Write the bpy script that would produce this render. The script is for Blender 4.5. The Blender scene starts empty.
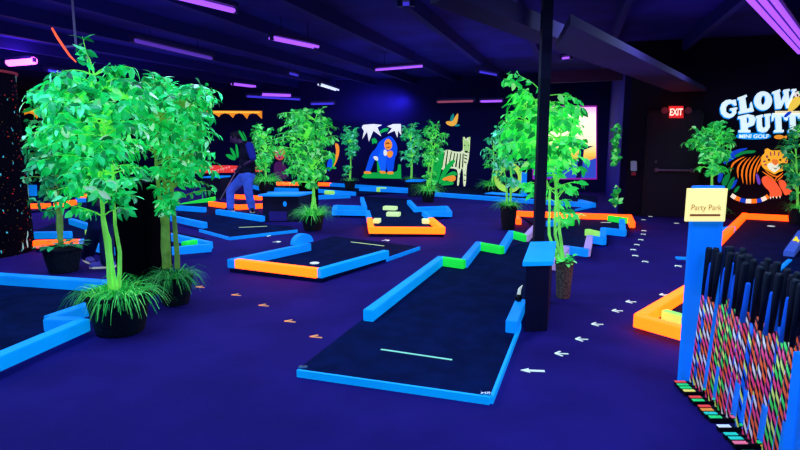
import bpy, bmesh, math, random
from mathutils import Vector, Matrix, noise

D = bpy.data
scene = bpy.context.scene
COL = scene.collection
rnd = random.Random(7)
PI = math.pi

# ------------------------------------------------------------------ camera
F, HZ, CH = 560.0, 138.0, 1.55
PITCH = math.atan((225.0 - HZ) / F)
cs, sn = math.cos(PITCH), math.sin(PITCH)
cam = D.cameras.new('camera')
cam.sensor_fit = 'HORIZONTAL'
cam.sensor_width = 36.0
cam.lens = 36.0 * F / 800.0
cam.clip_start = 0.05
camo = D.objects.new('camera', cam)
COL.objects.link(camo)
camo.location = (0, 0, CH)
camo.rotation_euler = (PI / 2 - PITCH, 0, 0)
scene.camera = camo
EYE = Vector((0, 0, CH))

def ray(px, py):
    u, v = (px - 400.0) / F, (225.0 - py) / F
    return Vector((u, v * sn + cs, v * cs - sn))

def W(px, py, z=0.0):
    """point of the photograph on the level z"""
    d = ray(px, py)
    t = (z - CH) / d.z
    return EYE + d * t

def PY(px, py, Y):
    d = ray(px, py)
    return EYE + d * (Y / d.y)

def PX(px, py, p0, n):
    """point of the photograph on the plane through p0 with normal n"""
    d = ray(px, py)
    return EYE + d * ((Vector(p0) - EYE).dot(n) / d.dot(n))

def scale_at(p):
    """metres per photograph pixel at the point p"""
    return (Vector(p)-EYE).dot(Vector((0, cs, -sn)))/F

# ------------------------------------------------------------------ materials
def lin(c):
    c /= 255.0
    return c / 12.92 if c <= 0.04045 else ((c + 0.055) / 1.055) ** 2.4

def rgb(c):
    return (lin(c[0]), lin(c[1]), lin(c[2]), 1.0)

MATS = {}
def mat(name, c, e=0.0, rough=0.6, spec=0.3, bump=0.0, bscale=60.0, vary=0.0, vscale=3.0, metal=0.0, ec=None):
    if name in MATS:
        return MATS[name]
    m = D.materials.new(name)
    m.use_nodes = True
    nt = m.node_tree
    b = nt.nodes['Principled BSDF']
    b.inputs['Base Color'].default_value = rgb(c)
    b.inputs['Roughness'].default_value = rough
    b.inputs['Metallic'].default_value = metal
    b.inputs['Specular IOR Level'].default_value = spec
    b.inputs['Emission Color'].default_value = rgb(ec or c)
    b.inputs['Emission Strength'].default_value = e
    if bump or vary:
        tc = nt.nodes.new('ShaderNodeTexCoord')
    if vary:
        n = nt.nodes.new('ShaderNodeTexNoise')
        n.inputs['Scale'].default_value = vscale
        n.inputs['Detail'].default_value = 5
        nt.links.new(tc.outputs['Object'], n.inputs['Vector'])
        r = nt.nodes.new('ShaderNodeValToRGB')
        lo = tuple(x * (1 - vary) for x in rgb(c)[:3]) + (1,)
        hi = tuple(min(1, x * (1 + vary)) for x in rgb(c)[:3]) + (1,)
        r.color_ramp.elements[0].position = 0.35
        r.color_ramp.elements[0].color = lo
        r.color_ramp.elements[1].position = 0.65
        r.color_ramp.elements[1].color = hi
        nt.links.new(n.outputs['Fac'], r.inputs['Fac'])
        nt.links.new(r.outputs['Color'], b.inputs['Base Color'])
        if not ec: nt.links.new(r.outputs['Color'], b.inputs['Emission Color'])
    if bump:
        n2 = nt.nodes.new('ShaderNodeTexNoise')
        n2.inputs['Scale'].default_value = bscale
        n2.inputs['Detail'].default_value = 4
        nt.links.new(tc.outputs['Object'], n2.inputs['Vector'])
        bp = nt.nodes.new('ShaderNodeBump')
        bp.inputs['Strength'].default_value = bump
        bp.inputs['Distance'].default_value = 0.01
        nt.links.new(n2.outputs['Fac'], bp.inputs['Height'])
        nt.links.new(bp.outputs['Normal'], b.inputs['Normal'])
    MATS[name] = m
    return m

def leaf_mat(name, cols, e=0.25):
    """fluorescent leaves: each leaf takes its own green"""
    m = D.materials.new(name)
    m.use_nodes = True
    nt = m.node_tree
    b = nt.nodes['Principled BSDF']
    g = nt.nodes.new('ShaderNodeNewGeometry')
    r = nt.nodes.new('ShaderNodeValToRGB')
    els = r.color_ramp.elements
    while len(els) < len(cols):
        els.new(0.5)
    for i, (p, c) in enumerate(cols):
        els[i].position = p
        els[i].color = rgb(c)
    nt.links.new(g.outputs['Random Per Island'], r.inputs['Fac'])
    nt.links.new(r.outputs['Color'], b.inputs['Base Color'])
    nt.links.new(r.outputs['Color'], b.inputs['Emission Color'])
    b.inputs['Emission Strength'].default_value = e
    b.inputs['Roughness'].default_value = 0.45
    b.inputs['Specular IOR Level'].default_value = 0.35
    m.cycles.emission_sampling = 'NONE'
    MATS[name] = m
    return m

BLUE = (6, 142, 255)
M_blue = mat('neon_blue_paint', BLUE, 0.62, vary=0.10, vscale=4)
M_blue_far = mat('neon_blue_paint_far', (6, 138, 255), 0.58, vary=0.12, vscale=4)
M_cyan = mat('neon_cyan_paint', (0, 160, 255), 0.60, vary=0.06)
M_orange = mat('neon_orange_paint', (255, 140, 20), 4.5, vary=0.08, vscale=5, ec=(255, 82, 10))
M_orange_far = mat('neon_red_orange_paint', (255, 105, 24), 4.0, vary=0.08, ec=(255, 64, 8))
M_green = mat('neon_green_paint', (30, 245, 70), 0.55)
M_lime = mat('neon_lime_paint', (175, 255, 110), 0.55)
M_pale = mat('pale_lilac_paint', (205, 170, 235), 0.30, vary=0.1)  # even pale lilac over the whole rail
M_cream = mat('pale_cream_paint', (215, 250, 170), 0.7)
M_turf = mat('black_turf', (9, 26, 74), 0.0, rough=0.95, spec=0.05, bump=0.5, bscale=220, vary=0.25, vscale=6)
M_black = mat('black_paint', (8, 8, 18), 0, rough=0.5, spec=0.3)
M_box = mat('black_box_paint', (17, 15, 52), 0, rough=0.55, spec=0.3, vary=0.2)
M_pot = mat('woven_dark_pot', (24, 30, 40), 0, rough=0.8, bump=0.9, bscale=70, vary=0.5, vscale=40)
M_pot2 = mat('speckled_brown_pot', (110, 98, 84), 0.02, rough=0.8, bump=0.9, bscale=80, vary=0.7, vscale=60)
M_soil = mat('dark_soil', (20, 24, 20), 0, rough=1)
M_trunk = mat('glowing_green_stem', (125, 245, 95), 0.42, rough=0.6, vary=0.25, vscale=9)
M_trunk2 = mat('olive_stem', (120, 175, 82), 0.22, rough=0.6, vary=0.3, vscale=9)
M_white = mat('white_tape', (225, 240, 225), 0.55)
M_whiteline = mat('mint_line_tape', (150, 235, 205), 0.45)
M_chrome = mat('steel', (160, 165, 180), 0.0, rough=0.25, metal=0.9)
M_arrow_o = mat('orange_tape', (255, 165, 95), 0.5)
LEAF_A = leaf_mat('jade_leaf', [(0.0, (3, 88, 42)), (0.4, (16, 196, 92)), (0.8, (40, 238, 130)), (0.94, (110, 250, 180)), (1.0, (215, 255, 228))], 0.38)  # dark and near-white stops also paint shade and highlight contrast into the leaves
LEAF_B = leaf_mat('deep_jade_leaf', [(0.0, (10, 104, 62)), (0.5, (18, 160, 92)), (0.9, (42, 205, 122)), (1.0, (150, 240, 160))], 0.18)
LEAF_E = leaf_mat('bright_lime_leaf', [(0.0, (10, 120, 48)), (0.45, (36, 220, 88)), (0.9, (92, 250, 118)), (1.0, (185, 255, 160))], 0.46)
LEAF_F = leaf_mat('far_leaf', [(0.0, (6, 84, 42)), (0.5, (26, 178, 72)), (0.85, (74, 230, 104)), (1.0, (160, 250, 160))], 0.44)
LEAF_T = leaf_mat('teal_leaf', [(0.0, (6, 96, 60)), (0.5, (22, 170, 100)), (0.9, (70, 225, 160)), (1.0, (150, 240, 230))], 0.40)
GRASS = leaf_mat('neon_grass_blade', [(0.0, (16, 120, 50)), (0.5, (30, 190, 70)), (0.9, (110, 245, 110)), (1.0, (190, 255, 150))], 0.32)
GRASS_D = leaf_mat('dim_grass_blade', [(0.0, (10, 88, 44)), (0.5, (22, 140, 66)), (0.9, (60, 200, 90)), (1.0, (120, 230, 120))], 0.22)

# ------------------------------------------------------------------ mesh helpers
class MB:
    def __init__(s):
        s.v, s.f = [], []
    def add(s, vs, fs):
        o = len(s.v)
        s.v += [tuple(v) for v in vs]
        s.f += [tuple(i + o for i in f) for f in fs]
    def box(s, lo, hi, M=None):
        x0, y0, z0 = lo; x1, y1, z1 = hi
        vs = [(x0,y0,z0),(x1,y0,z0),(x1,y1,z0),(x0,y1,z0),(x0,y0,z1),(x1,y0,z1),(x1,y1,z1),(x0,y1,z1)]
        if M: vs = [M @ Vector(v) for v in vs]
        s.add(vs, [(0,3,2,1),(4,5,6,7),(0,1,5,4),(1,2,6,5),(2,3,7,6),(3,0,4,7)])
    def prism(s, pts, z0, z1):
        n = len(pts)
        a = sum(pts[i][0]*pts[(i+1)%n][1]-pts[(i+1)%n][0]*pts[i][1] for i in range(n))
        if a < 0: pts = pts[::-1]
        vs = [(p[0],p[1],z0) for p in pts] + [(p[0],p[1],z1) for p in pts]
        fs = [tuple(range(n-1,-1,-1)), tuple(range(n,2*n))]
        fs += [(i,(i+1)%n,n+(i+1)%n,n+i) for i in range(n)]
        s.add(vs, fs)
    def tube(s, pts, rads, n=8, cap=True):
        pts = [Vector(p) for p in pts]
        if not isinstance(rads, (list, tuple)): rads = [rads]*len(pts)
        vs, fs = [], []
        ref = None
        for i, p in enumerate(pts):
            t = (pts[min(i+1,len(pts)-1)] - pts[max(i-1,0)])
            if t.length < 1e-9: t = Vector((0,0,1))
            t.normalize()
            if ref is None:
                ref = Vector((1,0,0)) if abs(t.x) < 0.9 else Vector((0,1,0))
            a = (ref - t*ref.dot(t)).normalized()
            ref = a
            b = t.cross(a)
            for k in range(n):
                q = 2*PI*k/n
                vs.append(p + (a*math.cos(q)+b*math.sin(q))*rads[i])
        for i in range(len(pts)-1):
            for k in range(n):
                fs.append((i*n+k, i*n+(k+1)%n, (i+1)*n+(k+1)%n, (i+1)*n+k))
        if cap:
            fs.append(tuple(range(n-1,-1,-1)))
            fs.append(tuple((len(pts)-1)*n+k for k in range(n)))
        s.add(vs, fs)
    def lathe(s, prof, c=(0,0,0), n=28, closed=True):
        vs, fs = [], []
        for r, z in prof:
            for k in range(n):
                q = 2*PI*k/n
                vs.append((c[0]+r*math.cos(q), c[1]+r*math.sin(q), c[2]+z))
        for i in range(len(prof)-1):
            for k in range(n):
                fs.append((i*n+k, i*n+(k+1)%n, (i+1)*n+(k+1)%n, (i+1)*n+k))
        if closed:
            fs.append(tuple(range(n-1,-1,-1)))
            fs.append(tuple((len(prof)-1)*n+k for k in range(n)))
        s.add(vs, fs)
    def ball(s, c, r, n=12, m=8, M=None):
        if not isinstance(r, (tuple, list)): r = (r,r,r)
        vs, fs = [], []
        c = Vector(c)
        for i in range(m+1):
            th = PI*i/m
            for k in range(n):
                q = 2*PI*k/n
                v = Vector((r[0]*math.sin(th)*math.cos(q), r[1]*math.sin(th)*math.sin(q), r[2]*math.cos(th)))
                if M: v = M @ v
                vs.append(c+v)
        for i in range(m):
            for k in range(n):
                fs.append((i*n+k,(i+1)*n+k,(i+1)*n+(k+1)%n,i*n+(k+1)%n))
        s.add(vs, fs)

def obj(name, mb, m, parent=None, smooth=False, bevel=0.0, org=None):
    """link ONE mesh object; org: world point that becomes its origin"""
    me = D.meshes.new(name)
    vs = mb.v
    if org is None and parent is not None:
        org = tuple(parent.matrix_world.translation) if parent.parent is None else ROOTLOC.get(parent.name, (0,0,0))
    if org is None: org = (0,0,0)
    vs = [(v[0]-org[0], v[1]-org[1], v[2]-org[2]) for v in vs]
    me.from_pydata(vs, [], mb.f)
    me.validate()
    if bevel:
        bm = bmesh.new(); bm.from_mesh(me)
        bmesh.ops.remove_doubles(bm, verts=bm.verts, dist=1e-5)
        bmesh.ops.recalc_face_normals(bm, faces=bm.faces)
        ed = [e for e in bm.edges if len(e.link_faces) == 2 and e.calc_face_angle(0) > 0.6]
        bmesh.ops.bevel(bm, geom=ed, offset=bevel, segments=2, affect='EDGES', clamp_overlap=True)
        bm.to_mesh(me); bm.free()
    if m: me.materials.append(m)
    if smooth:
        for p in me.polygons: p.use_smooth = True
    o = D.objects.new(name, me)
    COL.objects.link(o)
    if parent is not None:
        o.parent = parent
        ROOTLOC[o.name] = org
    else:
        o.location = org
    return o
ROOTLOC = {}

def tag(o, label, cat, group=None):
    o['label'] = label; o['category'] = cat
    if group: o['group'] = group
    return o

def thing(name, label, cat, loc=(0,0,0), group=None):
    o = D.objects.new(name, None)
    COL.objects.link(o)
    o.empty_display_size = 0.1
    o.location = loc
    o.matrix_world = Matrix.Translation(Vector(loc))
    return tag(o, label, cat, group)

def struct(o):
    o['kind'] = 'structure'
    return o

# ------------------------------------------------------------------ room
AX = Vector((0.296, 0.955, 0)).normalized()        # the long direction of the hall
AR = Vector((AX.y, -AX.x, 0))                      # to the right along the back wall
M_floor = mat('dark_blue_carpet', (46, 27, 116), 0.0, rough=0.9, spec=0.08, bump=0.4, bscale=160, vary=0.16, vscale=1.6)
M_ceil = mat('black_ceiling', (40, 38, 130), 0.0, rough=0.9, spec=0.1, vary=0.35, vscale=0.8)
M_joist = mat('dark_joist', (34, 32, 112), 0.0, rough=0.8, spec=0.15)
M_beam = mat('dull_soffit_paint', (46, 36, 84), 0.0, rough=0.85, spec=0.1, vary=0.25, vscale=0.7)
M_wall = mat('black_wall_paint', (22, 17, 84), 0.0, rough=0.8, spec=0.15, vary=0.25, vscale=0.7)
M_wall_r = mat('black_wall_right_paint', (16, 11, 34), 0.0, rough=0.8, spec=0.15, vary=0.25, vscale=0.7)
M_wall_b = mat('blue_lit_wall', (36, 28, 150), 0.0, rough=0.8, spec=0.15, vary=0.2, vscale=0.7)  # blue-violet light on the corner wall is put into this colour
CEIL = 3.4

mb = MB(); mb.box((-26, -4, -0.12), (16, 34, 0)); struct(obj('floor', mb, M_floor))
mb = MB(); mb.box((-26, -4, CEIL), (16, 34, CEIL+0.1)); struct(obj('ceiling', mb, M_ceil))

BP = Vector((0, 18.0, 0))                          # back wall passes here, runs along AR
RP = W(645, 216)                                   # door wall passes here
RN = -AX                                           # both face the camera
def wall_strip(name, a, b, th, z0, z1, m):
    d = (b-a).normalized(); n = Vector((-d.y, d.x, 0))
    mb = MB()
    mb.prism([tuple(a)[:2], tuple(b)[:2], tuple(b+n*th)[:2], tuple(a+n*th)[:2]], z0, z1)
    return struct(obj(name, mb, m))
def on_door_wall(px):
    return PX(px, 138, RP, RN)
cA = on_door_wall(622); cA.z = 0
cR = cA + AR * 7.5
tb = (BP - cA).dot(AX)
cB = cA + AX * tb                                   # where the return wall meets the back wall
wall_strip('wall_back', cB - AR * 22, cB + AR * 0.1, 0.15, 0, CEIL, M_wall)
wall_strip('wall_right', cA, cR, 0.15, 0, CEIL, M_wall_r)
wall_strip('wall_corner', cB, cA - AX * 0.0, 0.12, 0, CEIL, M_wall_b)
wL = cB - AR * 21.8
wall_strip('wall_left', wL - AX * 26, wL, 0.15, 0, CEIL, M_wall)
wall_strip('wall_front', Vector((12, -3.2, 0)), Vector((-24, -3.2, 0)), 0.15, 0, CEIL, M_wall)
wall_strip('wall_side', cR, Vector((9.0, -3.2, 0)), 0.15, 0, CEIL, M_wall)

# joists under the ceiling, along the hall
k = 0
for i in range(-9, 8):
    c = Vector((0.4, 4, 0)) + AR * (i * 1.35)
    a, b = c - AX * 5.5, c + AX * 16
    if i > 2: b = c + AX * 6.0
    n = AR * 0.05
    mb = MB(); mb.prism([(a-n)[:2], (b-n)[:2], (b+n)[:2], (a+n)[:2]], CEIL-0.2, CEIL+0.02)
    k += 1
    struct(obj('trim_%d' % k, mb, M_joist))
# the wide soffit running to the right
for q, z0, z1 in (([W(430, 4, 2.56), W(606, 69, 2.56), W(612, 60, 2.56), W(452, -4, 2.56)], 2.56, 2.72), ([W(556, 49.5, 2.42), W(672, 92, 2.42), W(718, 97, 2.42), W(570, 24.5, 2.42)], 2.42, 2.50)):
    mb = MB(); mb.prism([tuple(p)[:2] for p in q], z0, z1)
    k += 1; struct(obj('trim_%d' % k, mb, M_beam))
# a lower lintel over the passage at the back (thin lit edge)
a, b = W(548, 83, 2.75), W(645, 79, 2.75)
dn = (b-a).normalized(); nn = Vector((-dn.y, dn.x, 0))*0.12
mb = MB(); mb.prism([tuple(a)[:2], tuple(b)[:2], tuple(b+nn)[:2], tuple(a+nn)[:2]], 2.75, 3.0)
k += 1; struct(obj('trim_%d' % k, mb, mat('lintel_paint', (70, 40, 70), 0, rough=0.8)))

# door with push bar, in the right wall
def wall_pt(px, py, off=0.0, wall='R'):
    p0 = RP if wall == 'R' else BP
    return PX(px, py, p0 - AX*off, RN)
def wall_quad(x0, y0, x1, y1, off, wall='R'):
    return [wall_pt(x0,y1,off,wall), wall_pt(x1,y1,off,wall), wall_pt(x1,y0,off,wall), wall_pt(x0,y0,off,wall)]
def slab_from_quad(q, th):
    mb = MB(); n = AX * th
    vs = list(q) + [p + n for p in q]
    mb.add(vs, [(0,1,2,3),(7,6,5,4),(0,4,5,1),(1,5,6,2),(2,6,7,3),(3,7,4,0)])
    return mb
dl = wall_pt(648, 150, 0.0); dr = wall_pt(697, 150, 0.0)
mb = MB()
qd = [Vector((dl.x,dl.y,0.01)), Vector((dr.x,dr.y,0.01)), Vector((dr.x,dr.y,2.02)), Vector((dl.x,dl.y,2.02))]
mb = slab_from_quad([p - AX*0.045 for p in qd], 0.045)
door = struct(obj('door_1', mb, mat('black_door_paint', (17, 12, 36), 0, rough=0.6)))
mb = MB()
for a, b in ((dl - AR*0.06, dl), (dr, dr + AR*0.06)):
    mb.prism([(a-AX*0.06)[:2], (b-AX*0.06)[:2], b[:2], a[:2]], 0, 2.08)
a, b = dl - AR*0.06, dr + AR*0.06
mb.prism([(a-AX*0.06)[:2], (b-AX*0.06)[:2], b[:2], a[:2]], 2.02, 2.08)
obj('door_frame', mb, mat('black_frame_paint', (12, 9, 28), 0, rough=0.6), door)
mb = MB()
p0, p1 = wall_pt(655, 170, 0.11), wall_pt(694, 171.5, 0.11)
p1.z = p0.z
mb.tube([p0, p1], 0.022, 10)
for p in (p0 + AR*0.03, p1 - AR*0.03):
    mb.box((-0.03,-0.03,-0.04), (0.03,0.035,0.04), Matrix.Translation(p + AX*0.03))
obj('push_bar', mb, mat('dull_steel', (110, 88, 116), 0, rough=0.45, metal=0.3), door)
mb = MB(); p = wall_pt(656, 162, 0.08); mb.ball(p, 0.028); mb.tube([p, p+AX*0.04], 0.012)
obj('door_knob', mb, mat('dull_steel', (110, 88, 116)), door)

# ------------------------------------------------------------------ golf holes
PL = 0.045          # platform height
RT = 0.145          # rail top
def hole(label, px, py):
    p = W(px, py)
    return thing('mini_golf_hole', label, 'mini golf hole', (p.x, p.y, 0))
def turf(par, pts, z=PL, px=True):
    w = [tuple(W(a, b, z))[:2] for a, b in pts]
    mb = MB(); mb.prism(w, 0.0, z)
    return obj('turf', mb, M_turf, par)
def rail(par, a, b, m, zt=RT, zb=PL, w=0.09, name='rail', ext=0.0):
    p, q = W(a[0], a[1], zt), W(b[0], b[1], zt)
    d = (q-p); d.z = 0; d.normalize()
    p, q = p - d*ext, q + d*ext
    n = Vector((-d.y, d.x, 0))*(w/2)
    mb = MB(); mb.prism([(p-n)[:2], (q-n)[:2], (q+n)[:2], (p+n)[:2]], zb, zt)
    return obj(name, mb, m, par, bevel=0.006)
def trim(par, a, b, m, z=PL+0.003, w=0.02):
    p, q = W(a[0], a[1], z), W(b[0], b[1], z)
    d = (q-p); d.z = 0; d.normalize()
    n = Vector((-d.y, d.x, 0))*w
    if n.dot(p - EYE) > 0: n = -n
    mb = MB(); mb.prism([p[:2], q[:2], (q+n)[:2], (p+n)[:2]], 0.0, z)
    return obj('edge_trim', mb, m, par)
def line(par, a, b, m=None, z=PL, w=0.018, name='start_line'):
    p, q = W(a[0], a[1], z), W(b[0], b[1], z)
    d = (q-p); d.z = 0; d.normalize(); n = Vector((-d.y, d.x, 0))*(w/2)
    mb = MB(); mb.prism([(p-n)[:2], (q-n)[:2], (q+n)[:2], (p+n)[:2]], z, z+0.003)
    return obj(name, mb, m or M_whiteline, par)
def cup(par, px, py, z=PL):
    c = W(px, py, z)
    mb = MB(); mb.lathe([(0.058, 0.0), (0.058, 0.006), (0.045, 0.006), (0.043, 0.002)], (c.x, c.y, z), 20)
    return obj('hole_cup', mb, M_white, par)

# --- hole A: the long one in the middle
A = hole('long black mini golf hole in the middle with zigzag blue rails and green corner blocks', 394, 385)
turf(A, [(298,369),(490,396),(519,323),(527,292),(551,264),(568,250),(592,254),(593,243),(608,243),(608,233),(628,234),(630,221),(632,214),
         (516,212),(536,226),(527,240),(504,250),(480,247),(466,265),(442,263),(364,318)])
rail(A, (368,310), (441.5,256), M_cyan)
rail(A, (442,257), (465,260), M_green, name='bumper_block')
rail(A, (464,259.5), (479,241.5), M_blue)
rail(A, (479.5,242.5), (503,246.5), M_green, name='bumper_block')
rail(A, (502,246), (511.5,230.5), M_blue)
rail(A, (511,231), (527,235), M_green, name='bumper_block')
rail(A, (526,235), (541,219), M_pale)
rail(A, (511.5,321), (521,299), M_blue)
rail(A, (555,262), (567,245.5), M_pale)
rail(A, (566,246), (589,249), M_blue)
rail(A, (587,249), (590,235), M_pale)
rail(A, (589,235.5), (605,238), M_blue)
rail(A, (603,238), (603.5,227.5), M_blue)
rail(A, (587,229), (598,231.5), M_lime, name='bumper_block')
rail(A, (602,227.5), (626,230), M_blue)
rail(A, (623,229.5), (622,219), M_blue)
rail(A, (514,211), (631,215), M_orange_far)
rail(A, (629,214.5), (632.5,222), M_orange_far)
rail(A, (609,215.5), (627,218), M_green, name='bumper_block')
rail(A, (514,213), (519,219), M_orange_far)
rail(A, (556,218.5), (574,220), M_green, name='bumper_block')
rail(A, (548,221), (557,219.5), M_blue)
trim(A, (298,369), (490,396), M_cyan)
trim(A, (490,396), (519,323), M_cyan)
line(A, (381,349.5), (452,360))
line(A, (601,222.5), (611,222.5), M_white, w=0.04)
mb = MB()
for px, py in ((303,368.5), (486,395.2)):
    c = W(px, py, PL); mb.box((-0.03,-0.008,0), (0.03,0.02,0.012), Matrix.Translation(c))
obj('corner_bracket', mb, M_chrome, A)
mb = MB()
for t in (0.04, 0.32, 0.61, 0.92):
    p = W(298,369,PL-0.02).lerp(W(490,396,PL-0.02), t); mb.ball(p - Vector((0,0.021,0)), 0.006, 8, 6)
obj('screw', mb, M_black, A)

# --- hole B: orange-fronted hole left of centre
B = hole('blue mini golf hole left of centre with orange front rail and a rounded block', 300, 265)
turf(B, [(230,268.5),(322,279),(419,246.5),(333,236)])
rail(B, (236,259), (318,268.5), M_orange)
rail(B, (232.5,259), (309,243), M_blue)
rail(B, (320,268.5), (385,250.5), M_cyan, ext=0.03)
rail(B, (229.5,258.6), (236.5,259.4), M_blue)
p = W(302, 243, RT); mb = MB()
d = (W(309,243,RT) - W(232,259,RT)); d.z = 0; d.normalize(); n = Vector((-d.y,d.x,0))
arc = [(-0.17,0),] + [(-0.17*math.cos(t*PI/10), 0.13*math.sin(t*PI/10)) for t in range(1,10)] + [(0.17,0)]
vs = [p + d*u + n*0.045 + Vector((0,0,v)) for u, v in arc] + [p + d*u - n*0.045 + Vector((0,0,v)) for u, v in arc]
m_ = len(arc)
mb.add(vs, [tuple(range(m_-1,-1,-1)), tuple(range(m_,2*m_))] + [(i,(i+1)%m_,m_+(i+1)%m_,m_+i) for i in range(m_)])
obj('rounded_block', mb, M_blue, B)
trim(B, (386,257.8), (419,246.5), M_blue)
line(B, (351,242), (384,246), M_cream)
cup(B, 314.5, 263.2)

# --- hole C: cross-shaped hole with orange end
C_ = hole('cross-shaped blue mini golf hole with an orange U-shaped front end', 407, 228)
turf(C_, [(370,234),(444,234),(434,218),(452,215.5),(449,208),(417,209),(408,199),(362,196),(366,207),(335,205),(332,214.5),(367,215.5)])
rail(C_, (371,227), (443,227.5), M_orange, ext=0.03)
rail(C_, (371.5,227), (369.5,217.5), M_orange)
rail(C_, (442.5,227), (431,217.5), M_orange)
rail(C_, (369.5,217.5), (367.5,210.5), M_blue)
rail(C_, (367.5,210.5), (334.5,210), M_blue, ext=0.04)
rail(C_, (334,210.5), (335.5,205), M_blue)
rail(C_, (335.5,205), (365,206), M_blue)
rail(C_, (365,207), (362,197), M_blue)
rail(C_, (431,217.5), (424,210.5), M_blue)
rail(C_, (424,211), (450,211.5), M_blue, ext=0.04)
rail(C_, (450,211.5), (446,206), M_blue)
rail(C_, (447,206), (416,207), M_blue)
rail(C_, (416,207.5), (409,200), M_blue)
for a, b in (((374,218.5),(380,218.7)), ((422,219),(429,219)), ((384,206),(396.5,206.5)), ((387,212),(400,212.3))):
    rail(C_, a, b, M_cream, zt=0.12, w=0.16, name='bumper_block')

# --- hole D: lower left corner
Dh = hole('dark mini golf hole in the lower left corner with jogged blue rails', 40, 300)
turf(Dh, [(-60,270),(106,284),(94,306),(50,320),(88,324),(-60,386)])
rail(Dh, (-60,270), (106,281), M_blue, w=0.12)
rail(Dh, (106,281), (95,297), M_blue)
rail(Dh, (93.5,301), (48,316.5), M_blue, w=0.10)
rail(Dh, (47,317.5), (80,318.7), M_blue, w=0.10)
rail(Dh, (84.5,318.2), (-60,378.5), M_cyan, w=0.10)

# --- hole E: platform where the golfer plays
E = hole('mini golf hole with a low black platform where the golfer in jeans stands', 232, 222)
turf(E, [(200,229),(230,237),(297,229.5),(290,226),(262,224),(262,213),(245,200),(180,206),(178,214),(206,224)])
rail(E, (218,209.5), (262,216), M_blue, ext=0.03)
rail(E, (172,215.5), (205,222.5), M_blue)
rail(E, (177,205.5), (205,207.5), M_blue)
rail(E, (210,201.5), (238,205), M_orange_far)
rail(E, (238,205), (263,203.5), M_orange_far)
mb = MB(); a, b = W(178,204.5,PL), W(211,202,PL)
mb.add([a, b, b+Vector((0,0.35,0)), a+Vector((0,0.35,0)), b+Vector((0,0.0,0.1)), b+Vector((0,0.35,0.1))], [(0,1,4),(3,5,2),(0,4,5,3),(1,2,5,4),(0,3,2,1)])
obj('ramp', mb, M_green, E)
trim(E, (200,229), (230,237), M_blue)
trim(E, (230,237), (297,229.5), M_blue)
line(E, (239,227.5), (267,226.3), M_cream)

# --- hole F: triangle left, behind the trees
Fh = hole('pointed blue mini golf hole with an orange rail behind the second tree', 185, 244)
turf(Fh, [(150,250),(213,247),(205,238),(150,226)])
rail(Fh, (168,233), (210,242), M_blue)
rail(Fh, (150,249), (211,244), M_blue)
rail(Fh, (150,226.5), (169,233.5), M_orange_far)
rail(Fh, (184,242), (197,239.5), M_green, name='bumper_block', w=0.12)

# --- hole G: left, behind the round-potted tree
Gh = hole('mini golf hole behind the leftmost potted tree with red-orange near rail', 60, 245)
turf(Gh, [(36,249),(80,248),(114,255),(122,251),(92,221),(71,217),(36,230)])
rail(Gh, (34,240.5), (80,239.5), M_orange_far)
rail(Gh, (80,239), (113,248), M_blue)
rail(Gh, (34,232), (71,231.5), M_blue)
rail(Gh, (71,218.5), (95,226), M_blue)
rail(Gh, (87,229.5), (101,230.5), M_lime, name='bumper_block')
rail(Gh, (101,228.5), (112,228.5), M_orange_far)

# --- far holes
Hh = hole('far blue mini golf hole on the left in front of the red wall band', 60, 205)
turf(Hh, [(20,212),(100,205),(95,193),(25,190)])
rail(Hh, (22,204), (50,203.5), M_orange_far)
rail(Hh, (55,203), (75,200), M_orange_far)
rail(Hh, (76,198), (95,198), M_blue_far)
rail(Hh, (78,194.5), (90,194), M_orange_far)
for yy in (192, 188.5, 185):
    rail(Hh, (22,yy), (36,yy), M_blue_far)
Ih = hole('far blue and orange mini golf hole behind the black box with a blue top', 285, 189)
turf(Ih, [(250,197),(262,198),(300,194),(310,186),(245,185)])
rail(Ih, (233,194.5), (262,196), M_orange_far)
rail(Ih, (250,184.5), (263,187.5), M_blue_far)
rail(Ih, (270,187.5), (300,188.5), M_blue_far)
rail(Ih, (268,191.5), (300,192.5), M_blue_far)
rail(Ih, (277,182), (312,182.5), M_orange_far)
Jh = hole('far mini golf hole under the gorilla painting with long blue rails', 400, 188)
rail(Jh, (318,189), (355,192), M_blue_far)
rail(Jh, (316,195.5), (350,194), M_blue_far)
rail(Jh, (325,190.5), (334,190.8), M_lime, name='bumper_block')
rail(Jh, (316,182.5), (331,182.8), M_orange_far)
turf(Jh, [(314,198),(318,184),(331,182.5),(470,184),(596,196),(596,203),(520,202),(440,195),(410,191.5),(366,194),(330,195.5)])
rail(Jh, (331,183), (436,190), M_blue_far, w=0.14)
rail(Jh, (360,187.2), (408,189.5), M_blue_far, w=0.12)
rail(Jh, (436,192.5), (505,197.5), M_blue_far, w=0.14)
rail(Jh, (505,197.5), (592,203), M_blue_far, w=0.14)
rail(Jh, (377,187.2), (386,187.6), M_lime, name='bumper_block', zt=0.17)
rail(Jh, (580,199.5), (594,203), M_blue_far, w=0.10)
trim(Jh, (575,209), (594,205), M_blue_far)
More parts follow.
